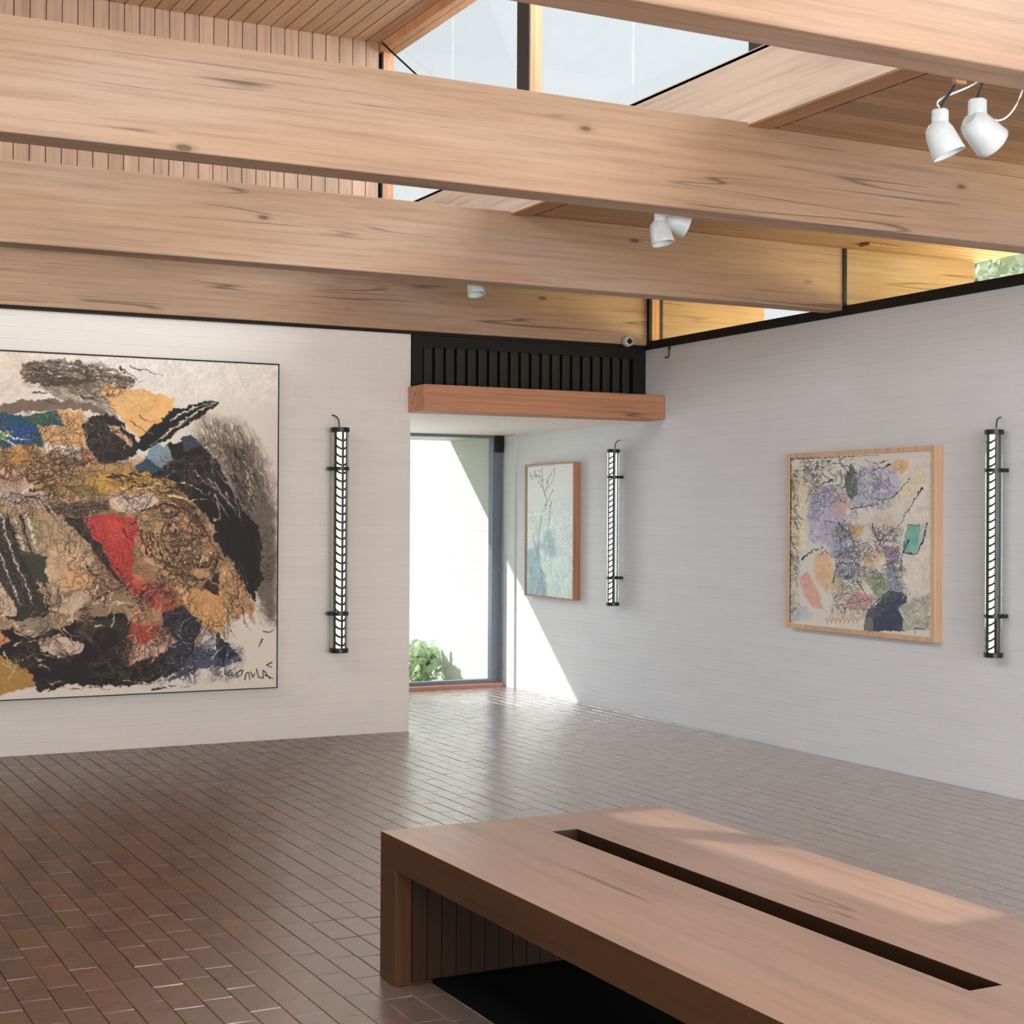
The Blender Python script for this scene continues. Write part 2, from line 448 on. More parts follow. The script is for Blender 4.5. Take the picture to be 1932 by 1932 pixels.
# ---------------------------------------------------------------- garden door in the passage
d = thing('door_1', '', '', (0, 11.54, 0)); d['kind'] = 'structure'
for k in ('label', 'category'):
    if k in d: del d[k]
bm = bmesh.new()
box(bm, 5.716, 5.80, 0, .07, .03, 2.066, bev=.003); box(bm, 4.03, 4.11, 0, .07, .03, 2.066); box(bm, 4.11, 5.716, 0, .07, 2.045, 2.066); box(bm, 4.11, 5.716, 0, .07, .03, .06)
obj('door_frame', bm, M_alu, d)
obj('door_pane', bx(4.11, 5.716, .03, .036, .06, 2.045), M_glass, d)
bm = bmesh.new(); box(bm, 5.735, 5.80, -.045, 0, 1.93, 2.062, bev=.006)
obj('door_closer', bm, M_black, d)
obj('sill', bx(4.03, 5.80, -.07, .12, -.01, .03, bev=.004), M_terr, d)

# ---------------------------------------------------------------- outdoors
gr = simple('garden_soil', rgb(120, 128, 80), .95, .1, vary=.3, scale=6)
struct('ground', bx(-20, 40, 11.62, 40, -.5, -.16), gr)
struct('ground_east', bx(6.06, 40, -20, 11.62, -.5, -.16), gr)
struct('ground_south', bx(-20, 6.06, -20, YS, -.5, -.16), M_grout)

def leafmat(name, a, b, tr=.35):
    m, nt, out = newmat(name)
    p = principled(nt, out, .5, .3)
    ge = N(nt, 'ShaderNodeNewGeometry')
    r = ramp(nt, [(0, a), (1, b)], ge.outputs['Random Per Island'])
    L(nt, r.outputs[0], p.inputs['Base Color'])
    tl = N(nt, 'ShaderNodeBsdfTranslucent'); L(nt, r.outputs[0], tl.inputs[0])
    mx = N(nt, 'ShaderNodeMixShader'); mx.inputs[0].default_value = tr
    L(nt, p.outputs[0], mx.inputs[1]); L(nt, tl.outputs[0], mx.inputs[2]); L(nt, mx.outputs[0], out.inputs[0])
    return m
M_leaf = leafmat('shrub_leaf', rgb(176, 204, 156), rgb(232, 240, 216))
M_leaf2 = leafmat('tree_leaf', rgb(190, 206, 172), rgb(246, 250, 236), .5)
M_bark = simple('bark', rgb(96, 80, 62), .9)
def leaf(bm, c, size, d):
    d = d.normalized(); a = d.cross(Vector((random.random() - .5, random.random() - .5, random.random() - .5))).normalized(); nrm = d.cross(a)
    w = size * .33
    pts = [c, c + d * size * .35 + a * w, c + d * size * .75 + a * w * .6, c + d * size + nrm * size * .08, c + d * size * .75 - a * w * .6, c + d * size * .35 - a * w]
    bm.faces.new([bm.verts.new(p) for p in pts])
def shrub(loc, R, Hh, n, size, label):
    t = thing('garden_shrub', label, 'shrub', loc)
    bs = bmesh.new(); bl = bmesh.new()
    for i in range(14):
        a = random.uniform(0, 6.28); rr = R * random.uniform(.3, .9); h = Hh * random.uniform(.6, 1)
        tip = Vector((rr * math.cos(a), rr * math.sin(a), h))
        pts = bez((0, 0, 0), (tip.x * .2, tip.y * .2, h * .5), (tip.x * .7, tip.y * .7, h * .9), tip, 8)
        tube(bs, pts, .006, 5)
        for j in range(n // 14):
            q = pts[random.randrange(2, 9)]
            dd = Vector((random.gauss(0, 1), random.gauss(0, 1), random.gauss(.5, .7)))
            leaf(bl, q + Vector((random.gauss(0, .04), random.gauss(0, .04), random.gauss(0, .03))), size * random.uniform(.6, 1.2), dd)
    obj('stems', bs, M_bark, t); obj('foliage', bl, M_leaf, t)
shrub((5.60, 12.75, -.16), .20, .40, 620, .085, 'leafy green garden shrub at the foot of the white wall outside the glass door')
def tree(loc, label, R=1.6, Hh=4.2, n=9000):
    t = thing('garden_tree', label, 'tree', loc, group='garden trees beyond the high side window')
    bs = bmesh.new()
    lathe(bs, [(.16, 0), (.12, 1.2), (.09, Hh * .7), (.03, Hh)], 10)
    bl = bmesh.new()
    for i in range(16):
        a = random.uniform(0, 6.28); h0 = random.uniform(1.2, Hh * .8)
        tip = Vector((R * .8 * math.cos(a), R * .8 * math.sin(a), h0 + random.uniform(.4, 1.2)))
        tube(bs, bez((0, 0, h0), (tip.x * .3, tip.y * .3, h0 + .2), (tip.x * .7, tip.y * .7, tip.z - .2), tip, 6), .025, 6)
    for i in range(n):
        v = Vector((random.gauss(0, 1), random.gauss(0, 1), random.gauss(0, 1))).normalized() * random.uniform(.35, 1) ** .6
        c = Vector((v.x * R, v.y * R, Hh * .72 + v.z * Hh * .42))
        leaf(bl, c, random.uniform(.07, .15), Vector((random.gauss(0, 1), random.gauss(0, 1), random.gauss(-.2, .8))))
    obj('trunk', bs, M_bark, t); obj('crown', bl, M_leaf2, t)
tree((9.4, 9.0, -.16), 'pale green garden tree seen through the high window over the side wall')
tree((9.9, 5.4, -.16), 'pale green garden tree outside the side wall, beyond the middle beam')
tree((9.6, 2.0, -.16), 'pale green garden tree outside the side wall, toward the open end of the room')

# ---------------------------------------------------------------- bench
BX0, BX1, BY0, BY1, BZ = 1.808, 2.80, 2.155, 4.402, .444
b = thing('gallery_bench', 'long low wooden box bench with a slot cut along its top', 'bench', ((BX0 + BX1) / 2, (BY0 + BY1) / 2, 0))
hw, hl = (BX1 - BX0) / 2, (BY1 - BY0) / 2
sx0, sx1, sy0, sy1 = 2.274 - (BX0 + BX1) / 2, 2.362 - (BX0 + BX1) / 2, 2.395 - (BY0 + BY1) / 2, 4.168 - (BY0 + BY1) / 2
bm = bmesh.new()
zt0 = .345
box(bm, -hw, sx0, -hl, hl, zt0, BZ, bev=.0025); box(bm, sx1, hw, -hl, hl, zt0, BZ, bev=.0025)
box(bm, sx0 - .001, sx1 + .001, -hl, sy0, zt0, BZ - .0004); box(bm, sx0 - .001, sx1 + .001, sy1, hl, zt0, BZ - .0004)
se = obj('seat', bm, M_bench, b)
se.data.materials.append(M_bench_side_shade); se.data.materials.append(M_bench_deep_shade)
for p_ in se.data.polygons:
    if abs(p_.normal.z) < .5: p_.material_index = 1 if abs(p_.center.x) > hw - .01 else 2  # upright faces take the wood with shade painted in
bm = bmesh.new(); box(bm, sx0, sx1, sy0, sy1, zt0 - .01, zt0 + .015)
obj('slot_bottom', bm, M_bench_deep_shade, b)
for s in (-1, 1):
    ya, yb = (hl - .12, hl) if s > 0 else (-hl, -hl + .12)
    bm = bmesh.new(); box(bm, -hw, hw, ya, yb, 0, zt0, bev=.0025)
    e = obj('end_panel', bm, M_bench_upright_shade, b)
    bm = bmesh.new()                               # grooved lining on the inside face
    yi = ya - .012 if s > 0 else yb
    xx = -hw + .05
    while xx < hw - .06:
        box(bm, xx + .0012, xx + .0468, yi, yi + .012, .01, zt0 - .004); xx += .048
    obj('slatted_lining', bm, M_bench_deep_shade, e)
bm = bmesh.new(); box(bm, -hw + .115, hw - .1, -hl + .13, hl - .134, .002, .016, bev=.003)
o = obj('floor_mat', bm, M_mat); o.location = ((BX0 + BX1) / 2, (BY0 + BY1) / 2, 0)
tag(o, 'black mat lying on the tiles underneath the wooden bench', 'mat')

# ---------------------------------------------------------------- tube wall lamps
def wall_lamp(name_label, loc, rz, R, Ht, zclamps, rungs):
    """local frame: -Y faces the room, wall plane at +Y = gap; z=0 at the bottom cap"""
    t = thing('tube_wall_lamp', name_label, 'lamp', loc, rz, 'glowing glass tube lamps on the walls')
    cap = .022 * R / .047 + .004
    bm = bmesh.new(); lathe(bm, [(R * .97, cap), (R * .97, Ht - cap)], 40, cap=False)
    obj('glass_tube', bm, M_tube, t, True)
    for z0 in (0, Ht - cap):
        bm = bmesh.new(); lathe(bm, [(R * .98, z0), (R * 1.06, z0 + .002), (R * 1.06, z0 + cap - .002), (R * 1.0, z0 + cap)], 40)
        obj('end_cap', bm, M_cap, t)
    # luminous core
    SH = R * .22
    def arc(bm, r, a0, a1, z0, z1, n=16, thick=None):
        """a in degrees from -Y (front)"""
        A = [math.radians(a0 + (a1 - a0) * i / n) for i in range(n + 1)]
        lo = [bm.verts.new((r * math.sin(a), -r * math.cos(a) - SH, z0)) for a in A]
        hi = [bm.verts.new((r * math.sin(a), -r * math.cos(a) - SH, z1)) for a in A]
        for i in range(n): bm.faces.new((lo[i], lo[i + 1], hi[i + 1], hi[i]))
    bm = bmesh.new(); arc(bm, R * .55, -84, 84, cap, Ht - cap)
    obj('light_core', bm, M_led, t, True)
    # chromed backing channel
    bm = bmesh.new()
    arc(bm, R * .56, 84, 276, cap, Ht - cap, 20)
    box(bm, -R * .5, R * .5, R * .52, R * .6, cap, Ht - cap)
    obj('reflector', bm, M_chrome, t, False)
    # black louvre grid: blades rising toward the wall, centre spine and side rails
    bm = bmesh.new()
    z = cap + .012; step = (Ht - 2 * cap - .02) / rungs
    for i in range(rungs):
        zz = z + i * step
        ro, ri, n = R * .71, R * .56, 16
        prev = None
        for k in range(n + 1):
            a = math.radians(-84 + 168 * k / n)
            zr = zz + (1 - math.cos(a)) * R * .55
            q = [bm.verts.new((rr * math.sin(a), -rr * math.cos(a) - SH, zr + dz)) for rr, dz in ((ro, 0), (ro, R * .21), (ri, R * .21), (ri, 0))]
            if prev:
                for j in range(4):
                    jj = (j + 1) % 4
                    bm.faces.new((prev[j], prev[jj], q[jj], q[j]))
            prev = q
    obj('louvre_blades', bm, M_fin, t)
    bm = bmesh.new()
    for a in (-82, 0, 82):
        aa = math.radians(a); c, s = math.cos(aa), math.sin(aa)
        w = R * .1
        vs = []
        for zc in (cap, Ht - cap):
            for rr, ww in ((R * .56, -w), (R * .73, -w), (R * .73, w), (R * .56, w)):
                vs.append(bm.verts.new((rr * s + ww * c, -rr * c + ww * s - SH, zc)))
        for f in ((0, 1, 5, 4), (1, 2, 6, 5), (2, 3, 7, 6), (3, 0, 4, 7), (0, 3, 2, 1), (4, 5, 6, 7)): bm.faces.new([vs[i] for i in f])
    obj('spine', bm, M_fin, t)
    for zc in zclamps:
        bm = bmesh.new()
        w = R * .2
        lathe(bm, [(R * .985, zc - w), (R * 1.05, zc - w), (R * 1.05, zc + w), (R * .985, zc + w)], 40, cap=False)
        c = obj('clamp_ring', bm, M_cap, t)
        bm = bmesh.new()
        box(bm, -R * 1.28, -R * .95, R * .25, R * .75, zc - w, zc + w, bev=.002)
        box(bm, R * .95, R * 1.15, R * .25, R * .75, zc - w, zc + w, bev=.002)
        box(bm, -R * .8, R * .8, R * .8, R * 1.42, zc - w, zc + w)
        obj('wall_bracket', bm, M_cap, c)
    bm = bmesh.new()
    g = R * 1.42
    tube(bm, bez((0, R * .3, Ht), (0, R * .3, Ht + R * .9), (-R * .1, R * .5, Ht + R * 1.35), (-R * .45, g, Ht + R * 1.45)), R * .075)
    obj('power_cord', bm, M_cap, t, True)
    bm = bmesh.new(); lathe(bm, [(R * .18, Ht), (R * .14, Ht + R * .16)], 14, Matrix.Translation((0, R * .3, 0)))
    obj('cord_gland', bm, M_chrome, t, True)
R1, R2 = .0565, .0455
wall_lamp('tall glowing tube lamp on the far wall beside the big abstract painting', (3.514, YW - R1 * 1.42, .536), 0, R1, 1.42, (.247, 1.16), 26)
wall_lamp('glowing tube lamp beside the narrow teal painting in the passage', (5.82 - R2 * 1.42, 9.66, .763), -math.pi / 2, R2, 1.125, (.201, .925), 27)
wall_lamp('glowing tube lamp on the side wall beside the wood framed square painting', (5.82 - R2 * 1.42, 5.91, .702), -math.pi / 2, R2, 1.15, (.208, .945), 27)

# ---------------------------------------------------------------- spotlights
def spotlight(label, top, direction, s=1.0, anchor=None, wire=None, group='white spotlights hung from the beams', neck=.06):
    """top = upper end of the neck, direction = way the barrel points"""
    t = thing('beam_spotlight', label, 'spotlight', top, 0, group)
    d = Vector(direction).normalized()
    bm = bmesh.new()
    lathe(bm, [(.019 * s, .0), (.023 * s, -.004), (.024 * s, -neck * s), (.030 * s, -neck * s - .012 * s)], 24)
    obj('socket', bm, M_white, t, False)
    c = Vector((0, 0, -neck * s - .008 * s))
    Q = d.to_track_quat('Z', 'Y').to_matrix().to_4x4()
    Mx = Matrix.Translation(c - d * .022 * s) @ Q
    bm = bmesh.new()
    lathe(bm, [(.020 * s, -.012 * s), (.034 * s, 0), (.040 * s, .02 * s), (.046 * s, .075 * s), (.048 * s, .085 * s), (.043 * s, .085 * s), (.036 * s, .04 * s)], 28, Mx, cap=False)
    lathe(bm, [(.001, -.013 * s), (.020 * s, -.012 * s)], 28, Mx, cap=False)
    obj('shade', bm, M_white, t, True)
    bm = bmesh.new(); lathe(bm, [(.038 * s, .052 * s), (.041 * s, .06 * s), (.02 * s, .066 * s)], 28, Mx)
    obj('lamp_lens', bm, M_lens, t, True)
    if anchor:
        a = Vector(anchor) - Vector(top)
        bm = bmesh.new(); tube(bm, bez((0, 0, 0), (0, 0, .02), (a.x * .8, a.y * .8, a.z * .6), a), .0045)
        obj('stem', bm, M_steel, t, True)
        bm = bmesh.new(); box(bm, a.x - .02, a.x + .02, a.y - .012, a.y + .004, a.z - .02, a.z + .03, bev=.002)
        obj('mounting_clip', bm, M_fascia, t)
    if wire:
        bm = bmesh.new(); tube(bm, [Vector(p) - Vector(top) for p in bez(*wire)], .0028)
        obj('power_cord', bm, M_lens, t, True)
spotlight('white spotlight, lower one of the near pair hung under the corner beam', (3.05, 3.345, 2.546), (.35, -.25, -1), 1.0,
          (3.04, 3.262, 2.615), ((3.06, 3.345, 2.548), (2.97, 3.34, 2.57), (3.15, 3.32, 2.60), (3.15, 3.28, 2.64)))
spotlight('white spotlight, upper one of the near pair hung under the corner beam', (3.188, 3.345, 2.592), (1, .05, -.62), 1.12,
          (3.14, 3.262, 2.64), ((3.195, 3.345, 2.595), (3.22, 3.33, 2.50), (3.31, 3.33, 2.52), (3.30, 3.27, 2.65)), neck=.062)
spotlight('white spotlight half hidden behind the knotty middle beam, tilted downward', (3.40, 5.35, 2.636), (.15, -.2, -1), 1.0, (3.40, 5.262, 2.66))
spotlight('white spotlight half hidden behind the knotty middle beam, pointing sideways', (3.475, 5.37, 2.648), (.9, -.25, -.35), 1.0, (3.47, 5.262, 2.68), neck=.03)
spotlight('white spotlight whose tip alone shows under the beam before the far wall', (3.575, 7.44, 2.70), (.05, -.3, -1), 1.0, (3.575, 7.33, 2.72))

# small sensor at the corner of the louvre
t = thing('motion_detector', 'small white sensor with a black square face above the black louvre', 'sensor', (5.633, 9.296, 2.618))
Mx = Matrix.Rotation(math.radians(90), 4, 'X')
bm = bmesh.new(); lathe(bm, [(.034, 0), (.038, .02), (.036, .045), (.028, .052)], 8, Mx); obj('housing', bm, M_white, t)
bm = bmesh.new()
vs = [bm.verts.new((x, y, z)) for y in (-.0525, -.058) for x, z in ((0, -.024), (.024, 0), (0, .024), (-.024, 0))]
for f in ((3, 2, 1, 0), (4, 5, 6, 7), (0, 1, 5, 4), (1, 2, 6, 5), (2, 3, 7, 6), (3, 0, 4, 7)): bm.faces.new([vs[i] for i in f])
obj('lens_cover', bm, M_black, t)
# hook on the side wall
bm = bmesh.new(); tube(bm, [(5.812, 9.02, 2.575), (5.812, 9.02, 2.515)] + bez((5.812, 9.02, 2.515), (5.812, 9.02, 2.49), (5.812, 9.06, 2.49), (5.812, 9.07, 2.505), 8)[1:], .004, 8)
tag(obj('wall_hook', bm, M_fin), 'thin dark wire hook hanging at the top of the side wall near the louvre', 'hook')
bm = bmesh.new(); box(bm, 5.812, 5.82, 9.012, 9.028, 2.55, 2.575)
o = obj('hook_plate', bm, M_fin); o.parent = [q for q in COL.objects if q.name == 'wall_hook'][0]

# ---------------------------------------------------------------- painted canvases
class Canvas:
    """small raster in which a picture is brushed; coordinates are those of the picture's own study sheet"""
    def __init__(s, x0, x1, y0, y1, k, bg):
        s.x0, s.y0, s.k = x0, y0, k
        s.w, s.h = int((x1 - x0) * k), int((y1 - y0) * k)
        s.a = np.empty((s.h, s.w, 3), np.float32); s.a[:] = np.array(bg, np.float32)
        yy, xx = np.mgrid[0:s.h, 0:s.w].astype(np.float32)
        s.X = xx / k + x0; s.Y = yy / k + y0
        s.n1 = s.noise(40); s.n2 = s.noise(40); s.f1 = s.noise(9); s.f2 = s.noise(9); s.g = s.noise(3)
    def noise(s, cell):
        c = max(2, cell * s.k)
        gh, gw = int(s.h / c) + 3, int(s.w / c) + 3
        g = rng.random((gh, gw)).astype(np.float32)
        yy = np.arange(s.h) / c; xx = np.arange(s.w) / c
        y0 = yy.astype(int); x0 = xx.astype(int)
        fy = (yy - y0)[:, None]; fx = (xx - x0)[None, :]
        fy = fy * fy * (3 - 2 * fy); fx = fx * fx * (3 - 2 * fx)
        A = g[y0][:, x0]; B = g[y0][:, x0 + 1]; C = g[y0 + 1][:, x0]; D = g[y0 + 1][:, x0 + 1]
        return ((A * (1 - fx) + B * fx) * (1 - fy) + (C * (1 - fx) + D * fx) * fy) * 2 - 1
    def win(s, xs, ys, pad):
        i0 = max(0, int((min(xs) - pad - s.x0) * s.k)); i1 = min(s.w, int((max(xs) + pad - s.x0) * s.k) + 1)
        j0 = max(0, int((min(ys) - pad - s.y0) * s.k)); j1 = min(s.h, int((max(ys) + pad - s.y0) * s.k) + 1)
        return slice(j0, max(j0, j1)), slice(i0, max(i0, i1))
    def put(s, sl, m, c, var=.08):
        c = np.array(c, np.float32)
        t = 1 + var * (s.n1[sl] * .5 + s.f2[sl] * .6 + s.g[sl] * .5)
        s.a[sl] = s.a[sl] * (1 - m[..., None]) + (c * t[..., None]) * m[..., None]
    def poly(s, pts, c, warp=14, soft=0, alpha=1, var=.08, bristle=None):
        xs = [p[0] for p in pts]; ys = [p[1] for p in pts]
        sl = s.win(xs, ys, warp * 2 + soft * 2 + 4)
        X = s.X[sl] + s.n1[sl] * warp + s.f1[sl] * warp * .5; Y = s.Y[sl] + s.n2[sl] * warp + s.f2[sl] * warp * .5
        if X.size == 0: return
        ins = np.zeros(X.shape, bool); dist = np.full(X.shape, 1e9, np.float32)
        n = len(pts)
        for i in range(n):
            (xa, ya), (xb, yb) = pts[i], pts[(i + 1) % n]
            if ya != yb:
                cr = ((ya > Y) != (yb > Y)) & (X < (xb - xa) * (Y - ya) / (yb - ya) + xa); ins ^= cr
            if soft:
                dx, dy = xb - xa, yb - ya; q = np.clip(((X - xa) * dx + (Y - ya) * dy) / (dx * dx + dy * dy + 1e-6), 0, 1)
                dist = np.minimum(dist, np.hypot(X - xa - q * dx, Y - ya - q * dy))
        if soft: m = np.clip(.5 + np.where(ins, dist, -dist) / (2 * soft), 0, 1).astype(np.float32)
        else: m = ins.astype(np.float32)
        if bristle is not None:
            a = math.radians(bristle); u = (s.X[sl] * math.cos(a) + s.Y[sl] * math.sin(a)); v = (-s.X[sl] * math.sin(a) + s.Y[sl] * math.cos(a))
            r = np.sin(v * .55 + s.n1[sl] * 3 + 2.2 * np.sin(v * .21)) * .5 + .5
            m = m * np.clip(r * 1.5 + .2 + s.f1[sl] * .4, 0, 1)
        s.put(sl, m * alpha, c, var)
    def stroke(s, pts, w, c, w2=None, bristle=0, alpha=1, wob=0, var=.08):
        w2 = w if w2 is None else w2
        xs = [p[0] for p in pts]; ys = [p[1] for p in pts]
        sl = s.win(xs, ys, max(w, w2) + wob + 4)
        X = s.X[sl] + s.f1[sl] * wob; Y = s.Y[sl] + s.f2[sl] * wob
        if X.size == 0: return
        best = np.full(X.shape, 1e9, np.float32); side = np.zeros(X.shape, np.float32)
        seg = [math.hypot(b[0] - a[0], b[1] - a[1]) for a, b in zip(pts, pts[1:])]; tot = sum(seg) + 1e-6; acc = 0
        for (a, b), l in zip(zip(pts, pts[1:]), seg):
            dx, dy = b[0] - a[0], b[1] - a[1]
            q = np.clip(((X - a[0]) * dx + (Y - a[1]) * dy) / (l * l + 1e-6), 0, 1)
            d = np.hypot(X - a[0] - q * dx, Y - a[1] - q * dy)
            hw = (w + (w2 - w) * (acc + q * l) / tot) / 2
            dd = d / np.maximum(hw, .5)
            sg = ((X - a[0]) * -dy + (Y - a[1]) * dx) / (l + 1e-6)
            up = dd < best; best = np.where(up, dd, best); side = np.where(up, sg, side); acc += l
        e = .5 / s.k / max(w, w2) * 2
        m = np.clip((1 - best) / max(e, .02) + .5, 0, 1)
        if bristle:
            r = np.sin(side * 1.1 + s.n1[sl] * 2) * .5 + np.sin(side * .47 + 1.3) * .5
            m = m * np.clip(.65 + r * bristle, 0, 1)
        s.put(sl, m.astype(np.float32) * alpha, c, var)
    def lines(s, region, n, ang, spread, ln, w, cols, curve=.5):
        """clusters of drawn strokes inside a polygon-free box region (x0,x1,y0,y1)"""
        for _ in range(n):
            x = random.uniform(region[0], region[1]); y = random.uniform(region[2], region[3])
            a = math.radians(ang + random.gauss(0, spread)); l = ln * random.uniform(.4, 1.3)
            p = [(x, y)]
            for i in range(5):
                a += random.gauss(0, curve) * .5
                x += math.cos(a) * l / 5; y += math.sin(a) * l / 5; p.append((x, y))
            s.stroke(p, w * random.uniform(.6, 1.3), random.choice(cols), w2=1.5)
    def mask(s, pts, soft):
        t = Canvas.__new__(Canvas); t.__dict__.update(s.__dict__); t.a = np.zeros_like(s.a)
        t.put = lambda sl, m, c, var: t.a.__setitem__(sl, np.maximum(t.a[sl], m[..., None]))
        t.poly(pts, (1, 1, 1), 14, soft)
        return t.a[..., 0]
    def crinkle(s, pts, cell, width, dark, light, amt=.85, soft=20, stretch=(1, 1)):
        """crumpled contour drawing: iso-lines of two warped noise fields, each dark line with a light edge"""
        M = s.mask(pts, soft)
        gate = np.clip(s.noise(cell * 1.6) * 1.6 + .55, 0, 1)
        for q, k in ((1.0, 1.0), (.5, .8)):
            n = s.noise(cell * q) + .45 * s.noise(cell * q * .45)
            gy, gx = np.gradient(n)
            g = np.hypot(gx * stretch[0], gy * stretch[1]) * s.k + 1e-4
            for off in (-.38, 0.0, .38):
                d = (n - off) / g            # distance to the contour in sheet units
                ln = np.clip(1.3 - np.abs(d) / (width * k), 0, 1) * gate
                hi = np.clip(1.2 - np.abs(d - width * k * 1.5) / (width * k * .7), 0, 1) * gate
                for m, c, a in ((hi, light, amt * .55), (ln, dark, amt)):
                    m = (m * M * a)[..., None]
                    s.a[:] = s.a * (1 - m) + np.array(c, np.float32) * m
    def melt(s, amt):
        """drag the wet paint a little so edges are not cut-out clean"""
        fx = s.noise(26) * amt + s.noise(9) * amt * .6; fy = s.noise(26) * amt + s.noise(9) * amt * .6
        s.a = s.sample(s.X + fx, s.Y + fy).astype(np.float32)
    def sample(s, x, y):
        i = np.clip(((x - s.x0) * s.k), 0, s.w - 1.001); j = np.clip(((y - s.y0) * s.k), 0, s.h - 1.001)
        i0 = i.astype(int); j0 = j.astype(int); fi = (i - i0)[..., None]; fj = (j - j0)[..., None]
        i1 = np.minimum(i0 + 1, s.w - 1); j1 = np.minimum(j0 + 1, s.h - 1); a = s.a
        return (a[j0, i0] * (1 - fi) + a[j0, i1] * fi) * (1 - fj) + (a[j1, i0] * (1 - fi) + a[j1, i1] * fi) * fj

def canvas_mat():
    m, nt, out = newmat('brushed_paint')
    b = principled(nt, out, .55, .3)
    at = N(nt, 'ShaderNodeAttribute'); at.attribute_name = 'paint'
    L(nt, at.outputs['Color'], b.inputs['Base Color'])
    tc = N(nt, 'ShaderNodeTexCoord'); no = N(nt, 'ShaderNodeTexNoise'); no.inputs['Scale'].default_value = 60; no.inputs['Detail'].default_value = 4
    L(nt, tc.outputs['Object'], no.inputs['Vector'])
    bp = N(nt, 'ShaderNodeBump'); bp.inputs['Strength'].default_value = .2; bp.inputs['Distance'].default_value = .002
    L(nt, no.outputs['Fac'], bp.inputs['Height']); L(nt, bp.outputs[0], b.inputs['Normal'])
    return m
M_paint = canvas_mat()
def canvas_mesh(name, cv, W_, H_, nx, ny, mapfn, parent, place, sat=.96, lift=1.06):
    """grid W_ x H_ ; mapfn(u, v)->sheet x,y with v down ; place(u, v)->3D local"""
    u, v = np.meshgrid(np.linspace(0, 1, nx), np.linspace(0, 1, ny))
    xs, ys = mapfn(u, v)
    col = cv.sample(xs, ys) / 255.0
    gr = col.mean(-1, keepdims=True); col = np.clip((gr + (col - gr) * sat) * lift, 0, .96)
    col = np.where(col <= .04045, col / 12.92, ((np.clip(col, 0, 1) + .055) / 1.055) ** 2.4)
    co = place(u, v).reshape(-1, 3)
    idx = np.arange(nx * ny).reshape(ny, nx)
    q = np.stack([idx[1:, :-1], idx[1:, 1:], idx[:-1, 1:], idx[:-1, :-1]], -1).reshape(-1, 4)
    me = bpy.data.meshes.new(name)
    me.vertices.add(len(co)); me.vertices.foreach_set('co', co.astype(np.float32).ravel())
    me.loops.add(q.size); me.loops.foreach_set('vertex_index', q.ravel().astype(np.int32))
    me.polygons.add(len(q)); me.polygons.foreach_set('loop_start', (np.arange(len(q)) * 4).astype(np.int32))
    me.update(calc_edges=True)
    at = me.color_attributes.new('paint', 'FLOAT_COLOR', 'POINT')
    rgba = np.ones((nx * ny, 4), np.float32); rgba[:, :3] = col.reshape(-1, 3)
    at.data.foreach_set('color', rgba.ravel())
    me.materials.append(M_paint)
    o = bpy.data.objects.new(name, me); COL.objects.link(o); o.parent = parent
    return o

BK, WH = (30, 26, 24), (226, 214, 200)
DK = [(30, 26, 24), (48, 36, 28), (20, 18, 18)]
# ---- big picture
A = Canvas(-760, 1470, 40, 1900, .45, (218, 206, 192))
A.poly([(-760, 40), (1500, 40), (1500, 330), (-760, 330)], (222, 212, 202), 20, 60)
A.poly([(-760, 60), (200, 60), (200, 340), (-760, 340)], (214, 196, 180), 20, 60)
A.poly([(1040, 400), (1260, 450), (1380, 600), (1437, 850), (1432, 1480), (1380, 1460), (1360, 1060), (1250, 900), (1130, 640), (1000, 540)], (122, 106, 92), 16, 30, bristle=70)
A.poly([(1120, 520), (1300, 560), (1400, 820), (1410, 1100), (1330, 1000), (1240, 860)], (86, 76, 66), 14, 25, bristle=75)
A.poly([(1310, 900), (1432, 860), (1432, 1480), (1390, 1440), (1340, 1330)], (110, 98, 86), 10, 20)
A.poly([(-760, 560), (150, 560), (520, 640), (900, 620), (1160, 760), (1290, 1000), (1300, 1400), (1100, 1560), (900, 1700), (300, 1800), (-760, 1820)], (172, 138, 104), 24, 10, var=.25)
A.poly([(300, 860), (900, 820), (1100, 1000), (1150, 1300), (700, 1500), (400, 1500)], (150, 112, 80), 24, 20, var=.3)
A.poly([(105, 150), (210, 108), (420, 120), (560, 160), (640, 180), (700, 205), (680, 255), (560, 240), (420, 262), (240, 250), (110, 218)], (92, 76, 60), 12, 0, bristle=10)
A.poly([(150, 190), (420, 210), (560, 240), (430, 290), (250, 235)], (78, 66, 52), 10, 4)
A.poly([(200, 255), (520, 225), (560, 300), (640, 400), (560, 390), (430, 345), (300, 310)], (138, 120, 102), 10, 6, bristle=28)
A.poly([(-760, 330), (0, 345), (250, 310), (470, 340), (640, 430), (560, 400), (380, 362), (150, 388), (0, 395), (-760, 440)], (116, 98, 84), 10, 0)
A.poly([(520, 235), (700, 265), (905, 310), (903, 400), (790, 470), (730, 525), (640, 430), (560, 330)], (226, 172, 106), 8)
A.poly([(290, 365), (440, 380), (430, 445), (450, 560), (300, 560), (180, 520), (180, 460), (300, 460)], (212, 160, 104), 10)
A.poly([(-760, 430), (0, 385), (150, 412), (290, 372), (325, 455), (190, 462), (230, 562), (0, 568), (-760, 620)], (30, 74, 96), 12)
A.poly([(0, 470), (120, 440), (190, 480), (150, 555), (30, 540)], (24, 70, 132), 10)
A.poly([(110, 410), (280, 376), (300, 420), (170, 455)], (48, 92, 78), 8)
A.poly([(-20, 480), (60, 490), (30, 530), (-20, 520)], (120, 158, 60), 6)
A.stroke([(0, 480), (60, 520), (150, 530)], 12, (220, 224, 220), 4); A.stroke([(0, 520), (90, 560), (170, 560)], 10, (200, 206, 200), 3)
